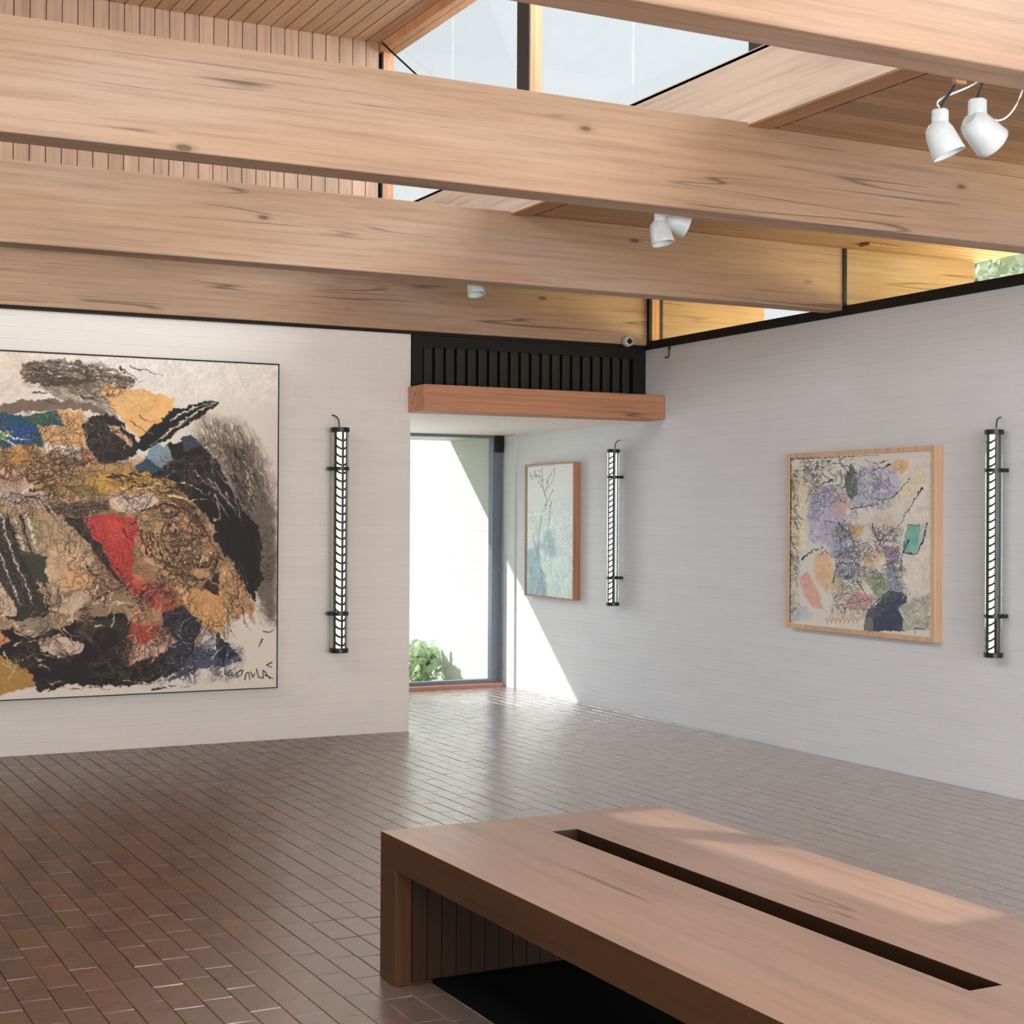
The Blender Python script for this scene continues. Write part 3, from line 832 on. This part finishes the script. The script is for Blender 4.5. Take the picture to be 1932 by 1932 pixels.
A.poly([(-760, 600), (-20, 570), (150, 560), (400, 640), (600, 660), (850, 700), (960, 800), (800, 832), (620, 780), (300, 852), (0, 840), (-760, 800)], (180, 136, 82), 14)
A.poly([(20, 585), (150, 590), (200, 660), (60, 650)], (196, 140, 70), 10)
A.poly([(420, 560), (500, 600), (480, 660), (400, 660)], (204, 140, 110), 8)
A.poly([(560, 700), (760, 700), (830, 760), (640, 790), (420, 800), (380, 760)], (192, 146, 66), 12)
A.poly([(350, 770), (480, 760), (560, 820), (420, 830)], (130, 112, 60), 8)
A.poly([(-200, 640), (60, 670), (200, 760), (120, 800), (0, 760), (-200, 760)], (200, 160, 126), 12)
A.poly([(-120, 790), (60, 770), (220, 782), (300, 852), (180, 884), (0, 862)], (190, 168, 156), 10)
A.poly([(420, 450), (480, 400), (560, 395), (640, 440), (700, 520), (740, 545), (700, 610), (600, 650), (520, 655), (470, 590), (430, 500)], (36, 32, 30), 8)
A.poly([(555, 440), (610, 460), (690, 540), (680, 560), (600, 500)], (206, 156, 130), 5)
A.poly([(700, 560), (760, 490), (890, 380), (1060, 330), (1130, 325), (1110, 370), (960, 460), (860, 530), (740, 590)], (28, 28, 26), 8)
A.stroke([(830, 520), (960, 420), (1100, 345)], 12, (200, 190, 176), 4, wob=4); A.stroke([(880, 430), (1000, 360), (1120, 335)], 8, (210, 200, 186), 3, wob=4); A.stroke([(780, 560), (900, 470), (1010, 410)], 7, (160, 140, 110), 2)
A.poly([(860, 560), (960, 520), (1040, 550), (1130, 640), (1190, 760), (1250, 880), (1330, 960), (1372, 1070), (1365, 1250), (1320, 1360), (1285, 1340), (1230, 1180), (1150, 1110), (1110, 980), (1040, 880), (960, 800), (860, 720), (720, 700), (740, 640)], (30, 27, 27), 12)
A.poly([(1060, 700), (1180, 800), (1260, 890), (1200, 900), (1080, 780)], (34, 34, 52), 10)
A.poly([(930, 520), (1000, 500), (1040, 560), (960, 590)], (60, 66, 84), 8)
A.stroke([(1010, 690), (1080, 760), (1140, 800), (1190, 850)], 7, (190, 184, 180), 2, wob=6)
A.poly([(800, 555), (870, 560), (900, 632), (840, 672), (750, 622)], (126, 146, 160), 6)
A.poly([(700, 680), (760, 620), (850, 680), (760, 706)], (40, 70, 84), 6)
A.poly([(560, 850), (640, 810), (780, 806), (832, 842), (740, 925), (600, 890)], (204, 180, 162), 8)
A.poly([(200, 880), (420, 850), (560, 850), (560, 890), (440, 920), (250, 912)], (54, 50, 46), 8, bristle=-6)
A.poly([(40, 900), (300, 920), (440, 1030), (520, 1160), (490, 1290), (400, 1330), (270, 1452), (240, 1200), (110, 1010)], (178, 148, 112), 10)
A.poly([(260, 1060), (400, 1080), (480, 1150), (490, 1280), (330, 1320), (250, 1240)], (206, 168, 128), 10)
A.poly([(320, 1200), (470, 1190), (500, 1280), (340, 1320)], (212, 160, 110), 8)
A.poly([(60, 930), (200, 930), (230, 1040), (150, 1060)], (160, 146, 104), 12)
A.poly([(-760, 900), (0, 900), (60, 960), (200, 1300), (270, 1400), (210, 1500), (60, 1460), (-100, 1300), (-760, 1250)], (52, 46, 40), 12)
for i in range(7):
    x = -40 + i * 34
    A.stroke([(x - 20, 920), (x + 20, 1080), (x + 100, 1260), (x + 150, 1390)], 12, (214, 204, 190) if i % 2 == 0 else (30, 28, 26), 5, wob=5)
A.poly([(-60, 1250), (0, 1260), (90, 1400), (90, 1440), (-60, 1440)], (210, 180, 150), 8)
A.poly([(120, 1100), (240, 1130), (250, 1280), (180, 1260)], (58, 60, 42), 10)
A.poly([(310, 920), (420, 930), (560, 1080), (640, 1200), (720, 1320), (690, 1340), (560, 1200), (460, 1060)], (40, 32, 28), 10)
A.poly([(440, 925), (570, 908), (660, 930), (745, 952), (700, 1060), (692, 1180), (690, 1240), (760, 1310), (700, 1336), (620, 1240), (540, 1110), (470, 1010)], (192, 58, 52), 8)
A.poly([(560, 940), (690, 960), (660, 1040), (560, 1080)], (206, 70, 62), 8, 6)
A.poly([(680, 1225), (900, 1290), (1150, 1322), (1250, 1400), (1140, 1520), (1040, 1482), (930, 1420), (800, 1340)], (214, 160, 100), 10)
A.poly([(700, 1240), (840, 1260), (930, 1330), (920, 1400), (850, 1440), (740, 1380), (690, 1290)], (196, 86, 64), 14, 10)
A.poly([(730, 920), (870, 870), (1000, 900), (1070, 1000), (1140, 1100), (1130, 1200), (1000, 1282), (880, 1244), (760, 1150), (700, 1060)], (184, 142, 98), 8)
A.poly([(720, 1060), (830, 1120), (900, 1230), (780, 1170)], (200, 162, 118), 8)
A.poly([(930, 890), (990, 900), (1010, 990), (960, 980)], (204, 140, 100), 6)
A.poly([(860, 800), (960, 820), (1060, 960), (1090, 1030), (1000, 960), (900, 870)], (112, 70, 44), 10)
A.poly([(1130, 1180), (1230, 1200), (1310, 1370), (1340, 1480), (1240, 1400), (1130, 1290)], (192, 146, 96), 10, bristle=60)
A.poly([(1080, 1250), (1140, 1220), (1140, 1330), (1060, 1300)], (50, 38, 30), 8)
A.poly([(280, 1330), (500, 1300), (640, 1320), (760, 1380), (820, 1450), (680, 1440), (500, 1480), (300, 1480)], (150, 122, 92), 16)
A.poly([(280, 1420), (360, 1340), (480, 1300), (500, 1330), (380, 1440)], (198, 170, 140), 8)
A.poly([(200, 1560), (330, 1500), (520, 1430), (640, 1418), (700, 1500), (690, 1600), (660, 1700), (860, 1640), (850, 1760), (700, 1810), (400, 1800), (200, 1826), (120, 1720), (60, 1700), (0, 1640), (-760, 1700), (-760, 1500), (60, 1520)], (30, 24, 22), 14)
A.poly([(400, 1470), (600, 1440), (640, 1500), (480, 1520)], (56, 50, 32), 16, 8)
A.poly([(200, 1580), (300, 1540), (440, 1590), (430, 1640), (330, 1662), (220, 1624)], (204, 174, 154), 8)
A.poly([(100, 1470), (220, 1450), (320, 1500), (200, 1560), (120, 1530)], (150, 134, 110), 10)
A.poly([(-760, 1480), (-40, 1510), (40, 1545), (60, 1570), (0, 1610), (-760, 1620)], (204, 138, 86), 8)
A.poly([(-760, 1640), (0, 1650), (130, 1710), (190, 1800), (0, 1860), (-760, 1880)], (172, 130, 66), 12)
A.poly([(670, 1480), (760, 1470), (850, 1500), (840, 1545), (720, 1590), (675, 1540)], (190, 70, 48), 12)
A.poly([(650, 1400), (800, 1400), (850, 1450), (780, 1500), (680, 1480)], (190, 140, 104), 12)
A.poly([(660, 1700), (690, 1610), (880, 1540), (945, 1585), (820, 1652)], (206, 162, 136), 8)
A.poly([(845, 1430), (900, 1405), (960, 1400), (1050, 1480), (1020, 1600), (940, 1720), (850, 1765), (850, 1640), (930, 1570), (850, 1500)], (34, 36, 50), 8)
A.poly([(1020, 1600), (1120, 1620), (1200, 1600), (1280, 1670), (1180, 1700), (1040, 1720), (860, 1780), (940, 1720)], (78, 86, 104), 10)
A.poly([(1130, 1520), (1200, 1600), (1240, 1640), (1160, 1680), (1120, 1600)], (38, 38, 46), 6)
A.poly([(1060, 1500), (1130, 1560), (1100, 1620), (1040, 1590)], (188, 182, 178), 8)
for cx, cy in ((300, 610), (410, 620), (900, 990), (1040, 1160), (880, 900)):
    for r in (52, 36, 20):
        pts = [(cx + r * math.cos(a) * random.uniform(.8, 1.2), cy + r * .7 * math.sin(a) * random.uniform(.8, 1.2)) for a in np.linspace(0, 5.6, 12)]
        A.stroke(pts, 8, random.choice(DK), 4)
for i in range(6):
    A.stroke([(730 + i * 22, 990 + i * 6), (760 + i * 30, 1110 + i * 14), (870 + i * 34, 1210 + i * 8), (1000 + i * 18, 1260)], 8, (56, 38, 26), 3, wob=5)
A.stroke([(740, 900), (860, 860), (1000, 900), (1070, 1000), (1140, 1120), (1110, 1220), (1000, 1290), (880, 1250)], 9, (40, 30, 24), 5, wob=5)
A.lines((560, 960, 700, 830), 26, 20, 14, 170, 9, [(60, 42, 26), (232, 200, 150), (30, 26, 22)])
A.lines((0, 420, 600, 880), 34, 12, 25, 150, 9, [(50, 38, 28), (228, 206, 180), (70, 48, 30)])
A.lines((820, 1110, 920, 1260), 34, 50, 50, 90, 7, [(60, 38, 24), (225, 195, 150)])
A.lines((1080, 1300, 560, 860), 44, 65, 14, 120, 7, [(48, 40, 34), (168, 150, 130)], .15)
A.lines((150, 680, 120, 330), 34, 14, 12, 160, 7, [(50, 40, 32), (176, 158, 136)], .15)
A.lines((300, 760, 1300, 1500), 40, -40, 35, 90, 7, [(40, 28, 22), (220, 196, 166)])
A.lines((-40, 380, 1460, 1700), 36, 30, 45, 90, 7, [(40, 30, 24), (214, 190, 160)])
A.lines((640, 960, 1300, 1700), 34, -30, 40, 80, 6, [(50, 28, 22), (222, 190, 160), (200, 90, 60)])
A.lines((440, 740, 960, 1320), 14, 55, 10, 180, 8, [(40, 22, 20), (150, 40, 40)], .15)
A.lines((860, 1240, 1580, 1760), 30, -35, 30, 90, 5, [(190, 190, 196), (26, 26, 34)])
A.lines((1150, 1330, 1180, 1460), 22, 58, 12, 110, 6, [(80, 56, 36), (228, 196, 150)])
A.lines((200, 880, 1770, 1840), 24, -4, 8, 160, 7, [(40, 30, 26), (220, 204, 184)], .15)
A.lines((420, 760, 400, 560), 14, 45, 14, 110, 6, [(210, 190, 176), (28, 26, 26)])
A.lines((-700, -60, 420, 1780), 60, 15, 45, 180, 12, [(50, 38, 28), (222, 200, 176), (30, 26, 24), (190, 130, 70)])
ALL = [(-760, 380), (300, 380), (560, 420), (800, 600), (1080, 640), (1240, 900), (1300, 1300), (1200, 1560), (860, 1780), (-760, 1860)]
A.crinkle(ALL, 105, 3.2, (44, 32, 24), (222, 196, 160), .6)
A.crinkle([(0, 560), (420, 560), (420, 860), (0, 860)], 59, 3.4, (60, 38, 26), (226, 190, 150), .9)
A.crinkle([(720, 860), (1020, 860), (1160, 1120), (1120, 1300), (940, 1260), (860, 1000)], 59, 3.4, (54, 34, 22), (230, 196, 150), .95)
A.crinkle([(480, 1300), (880, 1260), (960, 1500), (700, 1700), (400, 1560)], 63, 3.2, (50, 30, 22), (226, 196, 166), .85)
A.crinkle([(150, 1440), (460, 1420), (560, 1560), (300, 1720), (60, 1700)], 63, 3.4, (40, 28, 22), (214, 186, 156), .85)
A.crinkle([(120, 120), (700, 130), (700, 280), (520, 330), (120, 230)], 70, 2.8, (52, 40, 30), (176, 158, 136), .8)
A.crinkle([(900, 500), (1300, 560), (1432, 900), (1420, 1480), (1330, 1400), (1250, 900), (1000, 640)], 80, 2.6, (40, 34, 30), (160, 144, 124), .7)
A.crinkle([(820, 1560), (1280, 1600), (1250, 1760), (820, 1800)], 52, 2.6, (28, 28, 38), (170, 172, 184), .8)
A.melt(7)
A.stroke([(1370, 1560), (1352, 1600)], 8, BK, 3); A.stroke([(1375, 1520), (1405, 1526), (1428, 1512)], 6, BK, 3)
for p in ([(1262, 1720), (1236, 1738), (1240, 1758), (1258, 1748)], [(1270, 1722), (1262, 1748)], [(1280, 1770), (1286, 1738), (1300, 1732), (1306, 1768)], [(1310, 1730), (1322, 1758), (1332, 1736)], [(1340, 1716), (1352, 1758), (1376, 1762), (1374, 1720)], [(1380, 1724), (1412, 1766)], [(1384, 1746), (1428, 1764)], [(1420, 1680), (1392, 1694), (1420, 1706)]):
    A.stroke(p, 6, BK, 4)

f = 2944.16
def px_of_X(Xw, Yw):     # column of the study sheet for a place along the wall (the sheet was drawn at an angle)
    r = (.8903492888627189, -.4552467609254266); w = (.4552372138688813, .8903652884649778)
    return 966 + f * (Xw * r[0] + Yw * r[1]) / (Xw * w[0] + Yw * w[1])
PX0, PX1, PZ0, PZ1 = .95, 3.112, .335, 2.332
pt = thing('abstract_picture', 'large abstract canvas with black, red and ochre brushwork on the far wall', 'painting', (PX0, YW, PZ0))
def map1(u, v):
    X = PX0 + (PX1 - PX0) * u
    cx = px_of_X(X, 9.285) / .36228
    top = 66 + (142 - 66) / 1447 * cx; bot = 1880 - (1880 - 1808) / 1437 * cx
    return cx, top + (bot - top) * v
canvas_mesh('canvas', A, 2.16, 2.0, 640, 590, map1, pt, lambda u, v: np.stack([(PX1 - PX0) * u, np.full_like(u, -.055), (PZ1 - PZ0) * (1 - v)], -1))
obj('stretcher', bx(.0, PX1 - PX0, -.054, -.004, 0, PZ1 - PZ0), simple('canvas_edge', rgb(220, 205, 190), .8), pt)
bm = bmesh.new(); w, h = PX1 - PX0, PZ1 - PZ0
box(bm, -.008, w + .008, -.058, -.01, h, h + .008); box(bm, -.008, w + .008, -.058, -.01, -.006, 0); box(bm, w, w + .007, -.058, -.05, 0, h); box(bm, -.007, 0, -.058, -.05, 0, h)
obj('edge_strip', bm, M_black, pt)

# ---- square picture
B = Canvas(180, 1330, 330, 1720, .5, (205, 199, 188))
B.poly([(240, 480), (370, 500), (370, 1050), (240, 1060)], (214, 200, 166), 18, 25)
B.poly([(1050, 400), (1270, 380), (1270, 1650), (1050, 1300)], (210, 202, 188), 20, 40)
B.poly([(340, 640), (400, 600), (560, 590), (560, 660), (420, 700)], (214, 184, 160), 12, 8)
B.poly([(380, 650), (560, 600), (660, 700), (640, 830), (700, 1100), (590, 1140), (500, 1010), (380, 1000)], (172, 168, 192), 12, 6)
B.poly([(540, 660), (640, 640), (690, 740), (640, 830), (560, 780)], (198, 160, 158), 10, 5)
B.poly([(700, 500), (840, 440), (1000, 460), (1060, 600), (1000, 690), (850, 740), (710, 760), (690, 640)], (184, 182, 196), 12, 6)
B.poly([(855, 580), (915, 560), (910, 640), (850, 650)], (130, 140, 184), 8)
B.poly([(650, 520), (700, 430), (740, 520), (742, 650), (700, 700), (655, 640)], (84, 104, 84), 8)
B.poly([(975, 440), (1035, 402), (1112, 420), (1105, 490), (1062, 520), (1010, 480)], (220, 180, 124), 8)
B.poly([(1180, 440), (1220, 520), (1190, 620), (1050, 700), (1090, 600)], (216, 200, 164), 12, 10)
B.poly([(840, 820), (960, 780), (1015, 880), (1000, 950), (900, 970), (850, 890)], (206, 188, 174), 10)
B.poly([(660, 892), (790, 888), (790, 950), (730, 975), (690, 940)], (214, 172, 108), 6)
B.poly([(600, 850), (650, 880), (680, 1010), (620, 960)], (120, 150, 150), 8)
B.poly([(560, 1000), (690, 1010), (700, 1110), (600, 1130)], (150, 160, 190), 10)
B.poly([(760, 1080), (950, 1060), (960, 1170), (840, 1190), (740, 1130)], (212, 180, 144), 10)
B.poly([(930, 1040), (1040, 1040), (1060, 1150), (960, 1200)], (146, 124, 152), 10)
B.poly([(1050, 1000), (1110, 870), (1160, 960), (1070, 1090)], (196, 206, 200), 8)
B.poly([(1110, 890), (1180, 872), (1200, 900), (1170, 1080), (1130, 1104), (1075, 1080)], (112, 180, 162), 5)
B.poly([(1190, 890), (1236, 900), (1190, 1060), (1165, 1070)], (176, 196, 188), 5)
B.poly([(430, 1100), (540, 1080), (570, 1220), (530, 1400), (430, 1260)], (214, 172, 128), 12, 14)
B.poly([(305, 1255), (370, 1220), (450, 1370), (492, 1510), (420, 1490), (340, 1390)], (212, 158, 138), 6, 6)
B.poly([(560, 1250), (640, 1260), (640, 1420), (560, 1380)], (204, 176, 140), 12, 8)
B.poly([(580, 1180), (700, 1150), (780, 1190), (690, 1260), (590, 1260)], (164, 174, 194), 10)
B.poly([(640, 1250), (720, 1245), (710, 1285), (650, 1290)], (60, 110, 150), 6)
B.poly([(780, 1260), (930, 1240), (955, 1360), (900, 1445), (840, 1340)], (150, 168, 130), 12)
B.poly([(845, 1310), (905, 1290), (900, 1390), (860, 1380)], (124, 154, 112), 8)
B.poly([(650, 1440), (760, 1370), (870, 1410), (820, 1520), (690, 1510)], (206, 150, 144), 10, 8)
B.poly([(950, 1180), (1030, 1200), (1080, 1400), (960, 1360)], (140, 160, 184), 8)
B.poly([(900, 1460), (960, 1360), (1060, 1380), (1100, 1420), (1050, 1500), (1080, 1664), (800, 1660), (800, 1550)], (56, 66, 92), 8)
B.poly([(800, 1560), (860, 1560), (860, 1660), (790, 1660)], (112, 112, 104), 8)
B.poly([(1060, 1480), (1250, 1400), (1260, 1640), (1080, 1650)], (176, 174, 156), 12, 10)
B.poly([(240, 1480), (360, 1470), (420, 1560), (240, 1600)], (178, 182, 186), 14, 14)
for P in ([(1200, 620), (1130, 740), (1050, 880), (980, 950), (900, 990)], [(1000, 680), (1060, 620), (1120, 540)], [(600, 400), (720, 560), (690, 690)], [(980, 440), (860, 480), (720, 560)],
          [(850, 870), (870, 960), (920, 1000)], [(280, 480), (450, 470), (560, 560)], [(560, 545), (420, 600), (350, 720)], [(1110, 1000), (1060, 1120), (1060, 1260), (1080, 1320)],
          [(1236, 880), (1225, 960), (1170, 1100), (1070, 1085), (1110, 880), (1200, 895)], [(700, 760), (860, 740), (1000, 680)], [(560, 1300), (600, 1160), (780, 1180)], [(330, 1130), (420, 1060), (500, 1040)],
          [(240, 960), (300, 1120)], [(600, 860), (700, 980), (760, 1080)], [(740, 1290), (840, 1440)], [(820, 1520), (900, 1430), (940, 1380)]):
    B.stroke(P, 9, (46, 46, 52), 3, wob=6)
B.stroke([(1190, 650), (1120, 770), (1060, 860)], 6, (232, 230, 224), 3)
B.lines((250, 900, 390, 520), 60, 60, 60, 60, 6, [(50, 52, 48), (60, 60, 60), (222, 220, 214)])
B.lines((390, 700, 620, 1120), 80, 60, 60, 60, 5, [(70, 68, 92), (226, 224, 232), (90, 90, 120)])
B.lines((700, 1020, 520, 780), 50, 20, 60, 60, 5, [(80, 80, 104), (228, 226, 232)])
B.lines((620, 1060, 960, 1220), 60, 30, 60, 60, 6, [(60, 54, 70), (228, 222, 214)])
B.lines((560, 940, 1200, 1500), 50, 50, 60, 60, 5, [(70, 66, 60), (226, 220, 206)])
B.lines((1060, 1260, 1400, 1650), 50, 70, 60, 40, 5, [(112, 116, 100), (206, 204, 186)])
B.lines((230, 300, 400, 1300), 30, 85, 14, 80, 5, [(60, 56, 50), (90, 84, 74)])
B.crinkle([(260, 400), (720, 400), (700, 600), (560, 640), (260, 560)], 70, 2.8, (56, 56, 52), (226, 222, 214), .8)
B.crinkle([(380, 600), (700, 600), (760, 1100), (600, 1140), (380, 1000)], 73, 2.8, (86, 84, 112), (222, 220, 232), .85)
B.crinkle([(700, 460), (1060, 460), (1040, 700), (880, 780), (700, 780)], 77, 2.6, (92, 92, 116), (222, 220, 230), .8)
B.crinkle([(560, 880), (1060, 900), (1060, 1240), (600, 1300)], 77, 3.0, (58, 54, 70), (228, 222, 216), .9)
B.crinkle([(560, 1200), (1080, 1200), (1080, 1560), (560, 1560)], 80, 2.8, (78, 74, 72), (222, 216, 204), .75)
B.crinkle([(1040, 1420), (1260, 1400), (1260, 1650), (1060, 1650)], 45, 2.2, (120, 122, 108), (208, 206, 188), .8)
B.crinkle([(236, 400), (300, 400), (300, 1560), (236, 1560)], 52, 2.4, (80, 74, 66), (214, 206, 190), .7)
B.melt(6)
B.stroke([(238, 385), (238, 1590)], 10, (48, 44, 40), 8, wob=4); B.stroke([(240, 392), (900, 372)], 8, (48, 44, 40), 2, wob=4)
for i in range(8):
    x = 510 + i * 32
    B.stroke([(x, 1560), (x + 14, 1604), (x + 26, 1566), (x + 8, 1590)], 7, (196, 150, 112), 5)
B.stroke([(1160, 1640), (1228, 1650)], 12, (96, 104, 116), 10)
def picture(nm, label, y0, y1, z0, z1, depth, fw_, mat, cv, mapf, nx, ny):
    t = thing(nm, label, 'painting', (5.82, y1, z0))      # local x runs to the wall, local -y toward the open end
    Ln, Hh = y1 - y0, z1 - z0
    bm = bmesh.new()
    box(bm, -depth, 0, -fw_, 0, 0, Hh, bev=.0015); box(bm, -depth, 0, -Ln, -Ln + fw_, 0, Hh, bev=.0015)
    box(bm, -depth, 0, -Ln + fw_, -fw_, Hh - fw_, Hh, bev=.0015); box(bm, -depth, 0, -Ln + fw_, -fw_, 0, fw_, bev=.0015)
    obj('frame', bm, mat, t)
    canvas_mesh('canvas', cv, Ln, Hh, nx, ny, mapf, t, lambda u, v: np.stack([np.full_like(u, -depth + .008), -fw_ - (Ln - 2 * fw_) * u, fw_ + (Hh - 2 * fw_) * (1 - v)], -1), .78, 1.13)
    return t
def map2(u, v):
    top = 385 - 40 * u; bot = 1600 + 110 * u
    return 235 + 1040 * (u + .06 * u * (u - 1)), top + (bot - top) * v
picture('framed_painting', 'square lilac, teal and navy abstract picture in pale wood frame on side wall', 6.347, 7.632, .742, 1.788, .058, .026, M_frame, B, map2, 420, 420)
# ---- narrow picture
C_ = Canvas(800, 1100, 1010, 1860, .8, (206, 206, 204))
C_.poly([(800, 1300), (1100, 1250), (1100, 1860), (800, 1860)], (190, 204, 200), 20, 80)
C_.poly([(815, 1560), (900, 1500), (930, 1640), (920, 1840), (815, 1840)], (136, 168, 178), 16, 20)
C_.poly([(930, 1440), (975, 1420), (985, 1620), (940, 1660)], (134, 172, 178), 12, 14)
C_.poly([(900, 1560), (1060, 1600), (1080, 1840), (940, 1840)], (184, 206, 196), 16, 20)
C_.poly([(830, 1300), (900, 1300), (880, 1500), (820, 1480)], (190, 206, 192), 14, 20)
C_.poly([(900, 1650), (935, 1700), (935, 1835), (905, 1835)], (120, 152, 168), 8, 6)
for P in ([(906, 1050), (912, 1160), (936, 1240), (925, 1340)], [(870, 1110), (915, 1180), (940, 1260)], [(980, 1050), (945, 1110), (930, 1190), (975, 1120), (982, 1050)], [(975, 1180), (940, 1250), (905, 1330)],
          [(960, 1250), (950, 1380), (920, 1500), (930, 1620)], [(850, 1460), (890, 1580), (905, 1680)], [(905, 1340), (890, 1480), (880, 1600), (915, 1700)], [(840, 1700), (870, 1600)], [(880, 1820), (905, 1720)]):
    C_.stroke(P, 4, (110, 118, 120), 2, wob=3)
C_.lines((825, 900, 1050, 1130), 26, 60, 60, 30, 3.5, [(90, 92, 92), (224, 222, 220)])
C_.lines((820, 1080, 1300, 1830), 60, 88, 6, 90, 3, [(160, 182, 182), (216, 222, 218), (150, 170, 176)], .1)
C_.stroke([(818, 1042), (818, 1826)], 5, (96, 98, 100)); C_.stroke([(818, 1042), (985, 1032)], 4, (110, 110, 112), 2); C_.stroke([(818, 1824), (1086, 1840)], 4, (110, 110, 112))
C_.stroke([(1086, 1060), (1086, 1838)], 4, (90, 94, 108))
def map3(u, v):
    return 813 + 275 * u, (1036 - 14 * u) + (1828 + 10 * u - 1036 + 14 * u) * v
picture('narrow_painting', 'narrow upright picture in pale grey and teal with a reddish frame side in the passage', 10.247, 11.04, .770, 1.815, .062, .010, M_frame2, C_, map3, 120, 300)

# ---------------------------------------------------------------- light
w = bpy.data.worlds.new('sky'); S.world = w; w.use_nodes = True
nt = w.node_tree; bg = nt.nodes['Background']
tc = N(nt, 'ShaderNodeTexCoord'); sp = N(nt, 'ShaderNodeSeparateXYZ'); L(nt, tc.outputs['Generated'], sp.inputs[0])
r = ramp(nt, [(0, rgb(190, 188, 186)), (.5, rgb(232, 238, 242)), (.75, rgb(226, 235, 240)), (1, rgb(205, 215, 228))])
mr = N(nt, 'ShaderNodeMapRange'); mr.inputs[1].default_value = -1; L(nt, sp.outputs['Z'], mr.inputs[0]); L(nt, mr.outputs[0], r.inputs[0])
L(nt, r.outputs[0], bg.inputs[0]); bg.inputs[1].default_value = 1.14
def area(name, loc, rot, sx, sy, power, color, spread=180):
    d = bpy.data.lights.new(name, 'AREA'); d.shape = 'RECTANGLE'; d.size = sx; d.size_y = sy; d.energy = power; d.color = color[:3]; d.spread = math.radians(spread)
    o = bpy.data.objects.new(name, d); COL.objects.link(o); o.location = loc; o.rotation_euler = rot
    return o
def aim(o, target):
    o.rotation_euler = (Vector(target) - o.location).to_track_quat('-Z', 'Y').to_euler()
sun = bpy.data.lights.new('sun', 'SUN'); sun.energy = 4.9; sun.angle = math.radians(.6); sun.color = (1, .96, .9)
so = bpy.data.objects.new('sun', sun); COL.objects.link(so); so.location = (0, 20, 18)
so.rotation_euler = Vector((.9, -1, -.889)).to_track_quat('-Z', 'Y').to_euler()
# added fill lamp behind the camera at the open end, no window there
a = area('south_fill', (2.4, -2.2, 1.6), (0, 0, 0), 6, 2.4, 410, (.98, .98, 1)); aim(a, (3.2, 9, 1.6))
# lamps added outside the roof light's glazing; the west glazing is unseen
a = area('roof_window_light_east', (4.4, 4.2, 4.3), (0, 0, 0), 1.0, 9, 260, (.95, .98, 1)); a.rotation_euler = (0, math.radians(65), 0)
a = area('roof_window_light_west', (-.9, 4.2, 4.3), (0, 0, 0), 1.2, 9, 215, (.97, .98, 1)); a.rotation_euler = (0, math.radians(-66), 0)
# garden light entering above the side wall: warm green low, white from the sky
a = area('garden_light', (7.4, 6.0, 2.3), (0, 0, 0), .6, 8, 230, (1, .88, .47)); a.rotation_euler = (0, math.radians(112), 0)
# garden door daylight
a = area('garden_door_light', (4.6, 12.4, 1.2), (0, 0, 0), 1.0, 1.6, 22, (.97, .98, 1), 120); aim(a, (3.9, 6, .0))

# ---------------------------------------------------------------- camera
cam = bpy.data.cameras.new('camera'); co = bpy.data.objects.new('camera', cam); COL.objects.link(co)
R3 = Vector((0.8903492888627189, -0.4552467609254266, 0.005341393877834712)); U3 = Vector((-0.0061010597890134455, -0.00019940808525040123, 0.9999813684793665))
F3 = Vector((0.4552372138688813, 0.8903652884649778, 0.002955030554056909))
m = Matrix((R3, U3, -F3)).transposed().to_4x4(); m.translation = (0, 0, H)
co.matrix_world = m
cam.sensor_width = 36; cam.lens = f / 1932 * 36; cam.clip_start = .02; cam.clip_end = 200
S.camera = co
S.view_settings.view_transform = 'Standard'; S.view_settings.look = 'None'; S.view_settings.exposure = 0; S.view_settings.gamma = 1
S.cycles.use_adaptive_sampling = True; S.cycles.adaptive_threshold = .05
S.cycles.max_bounces = 8; S.cycles.diffuse_bounces = 4; S.cycles.transparent_max_bounces = 16
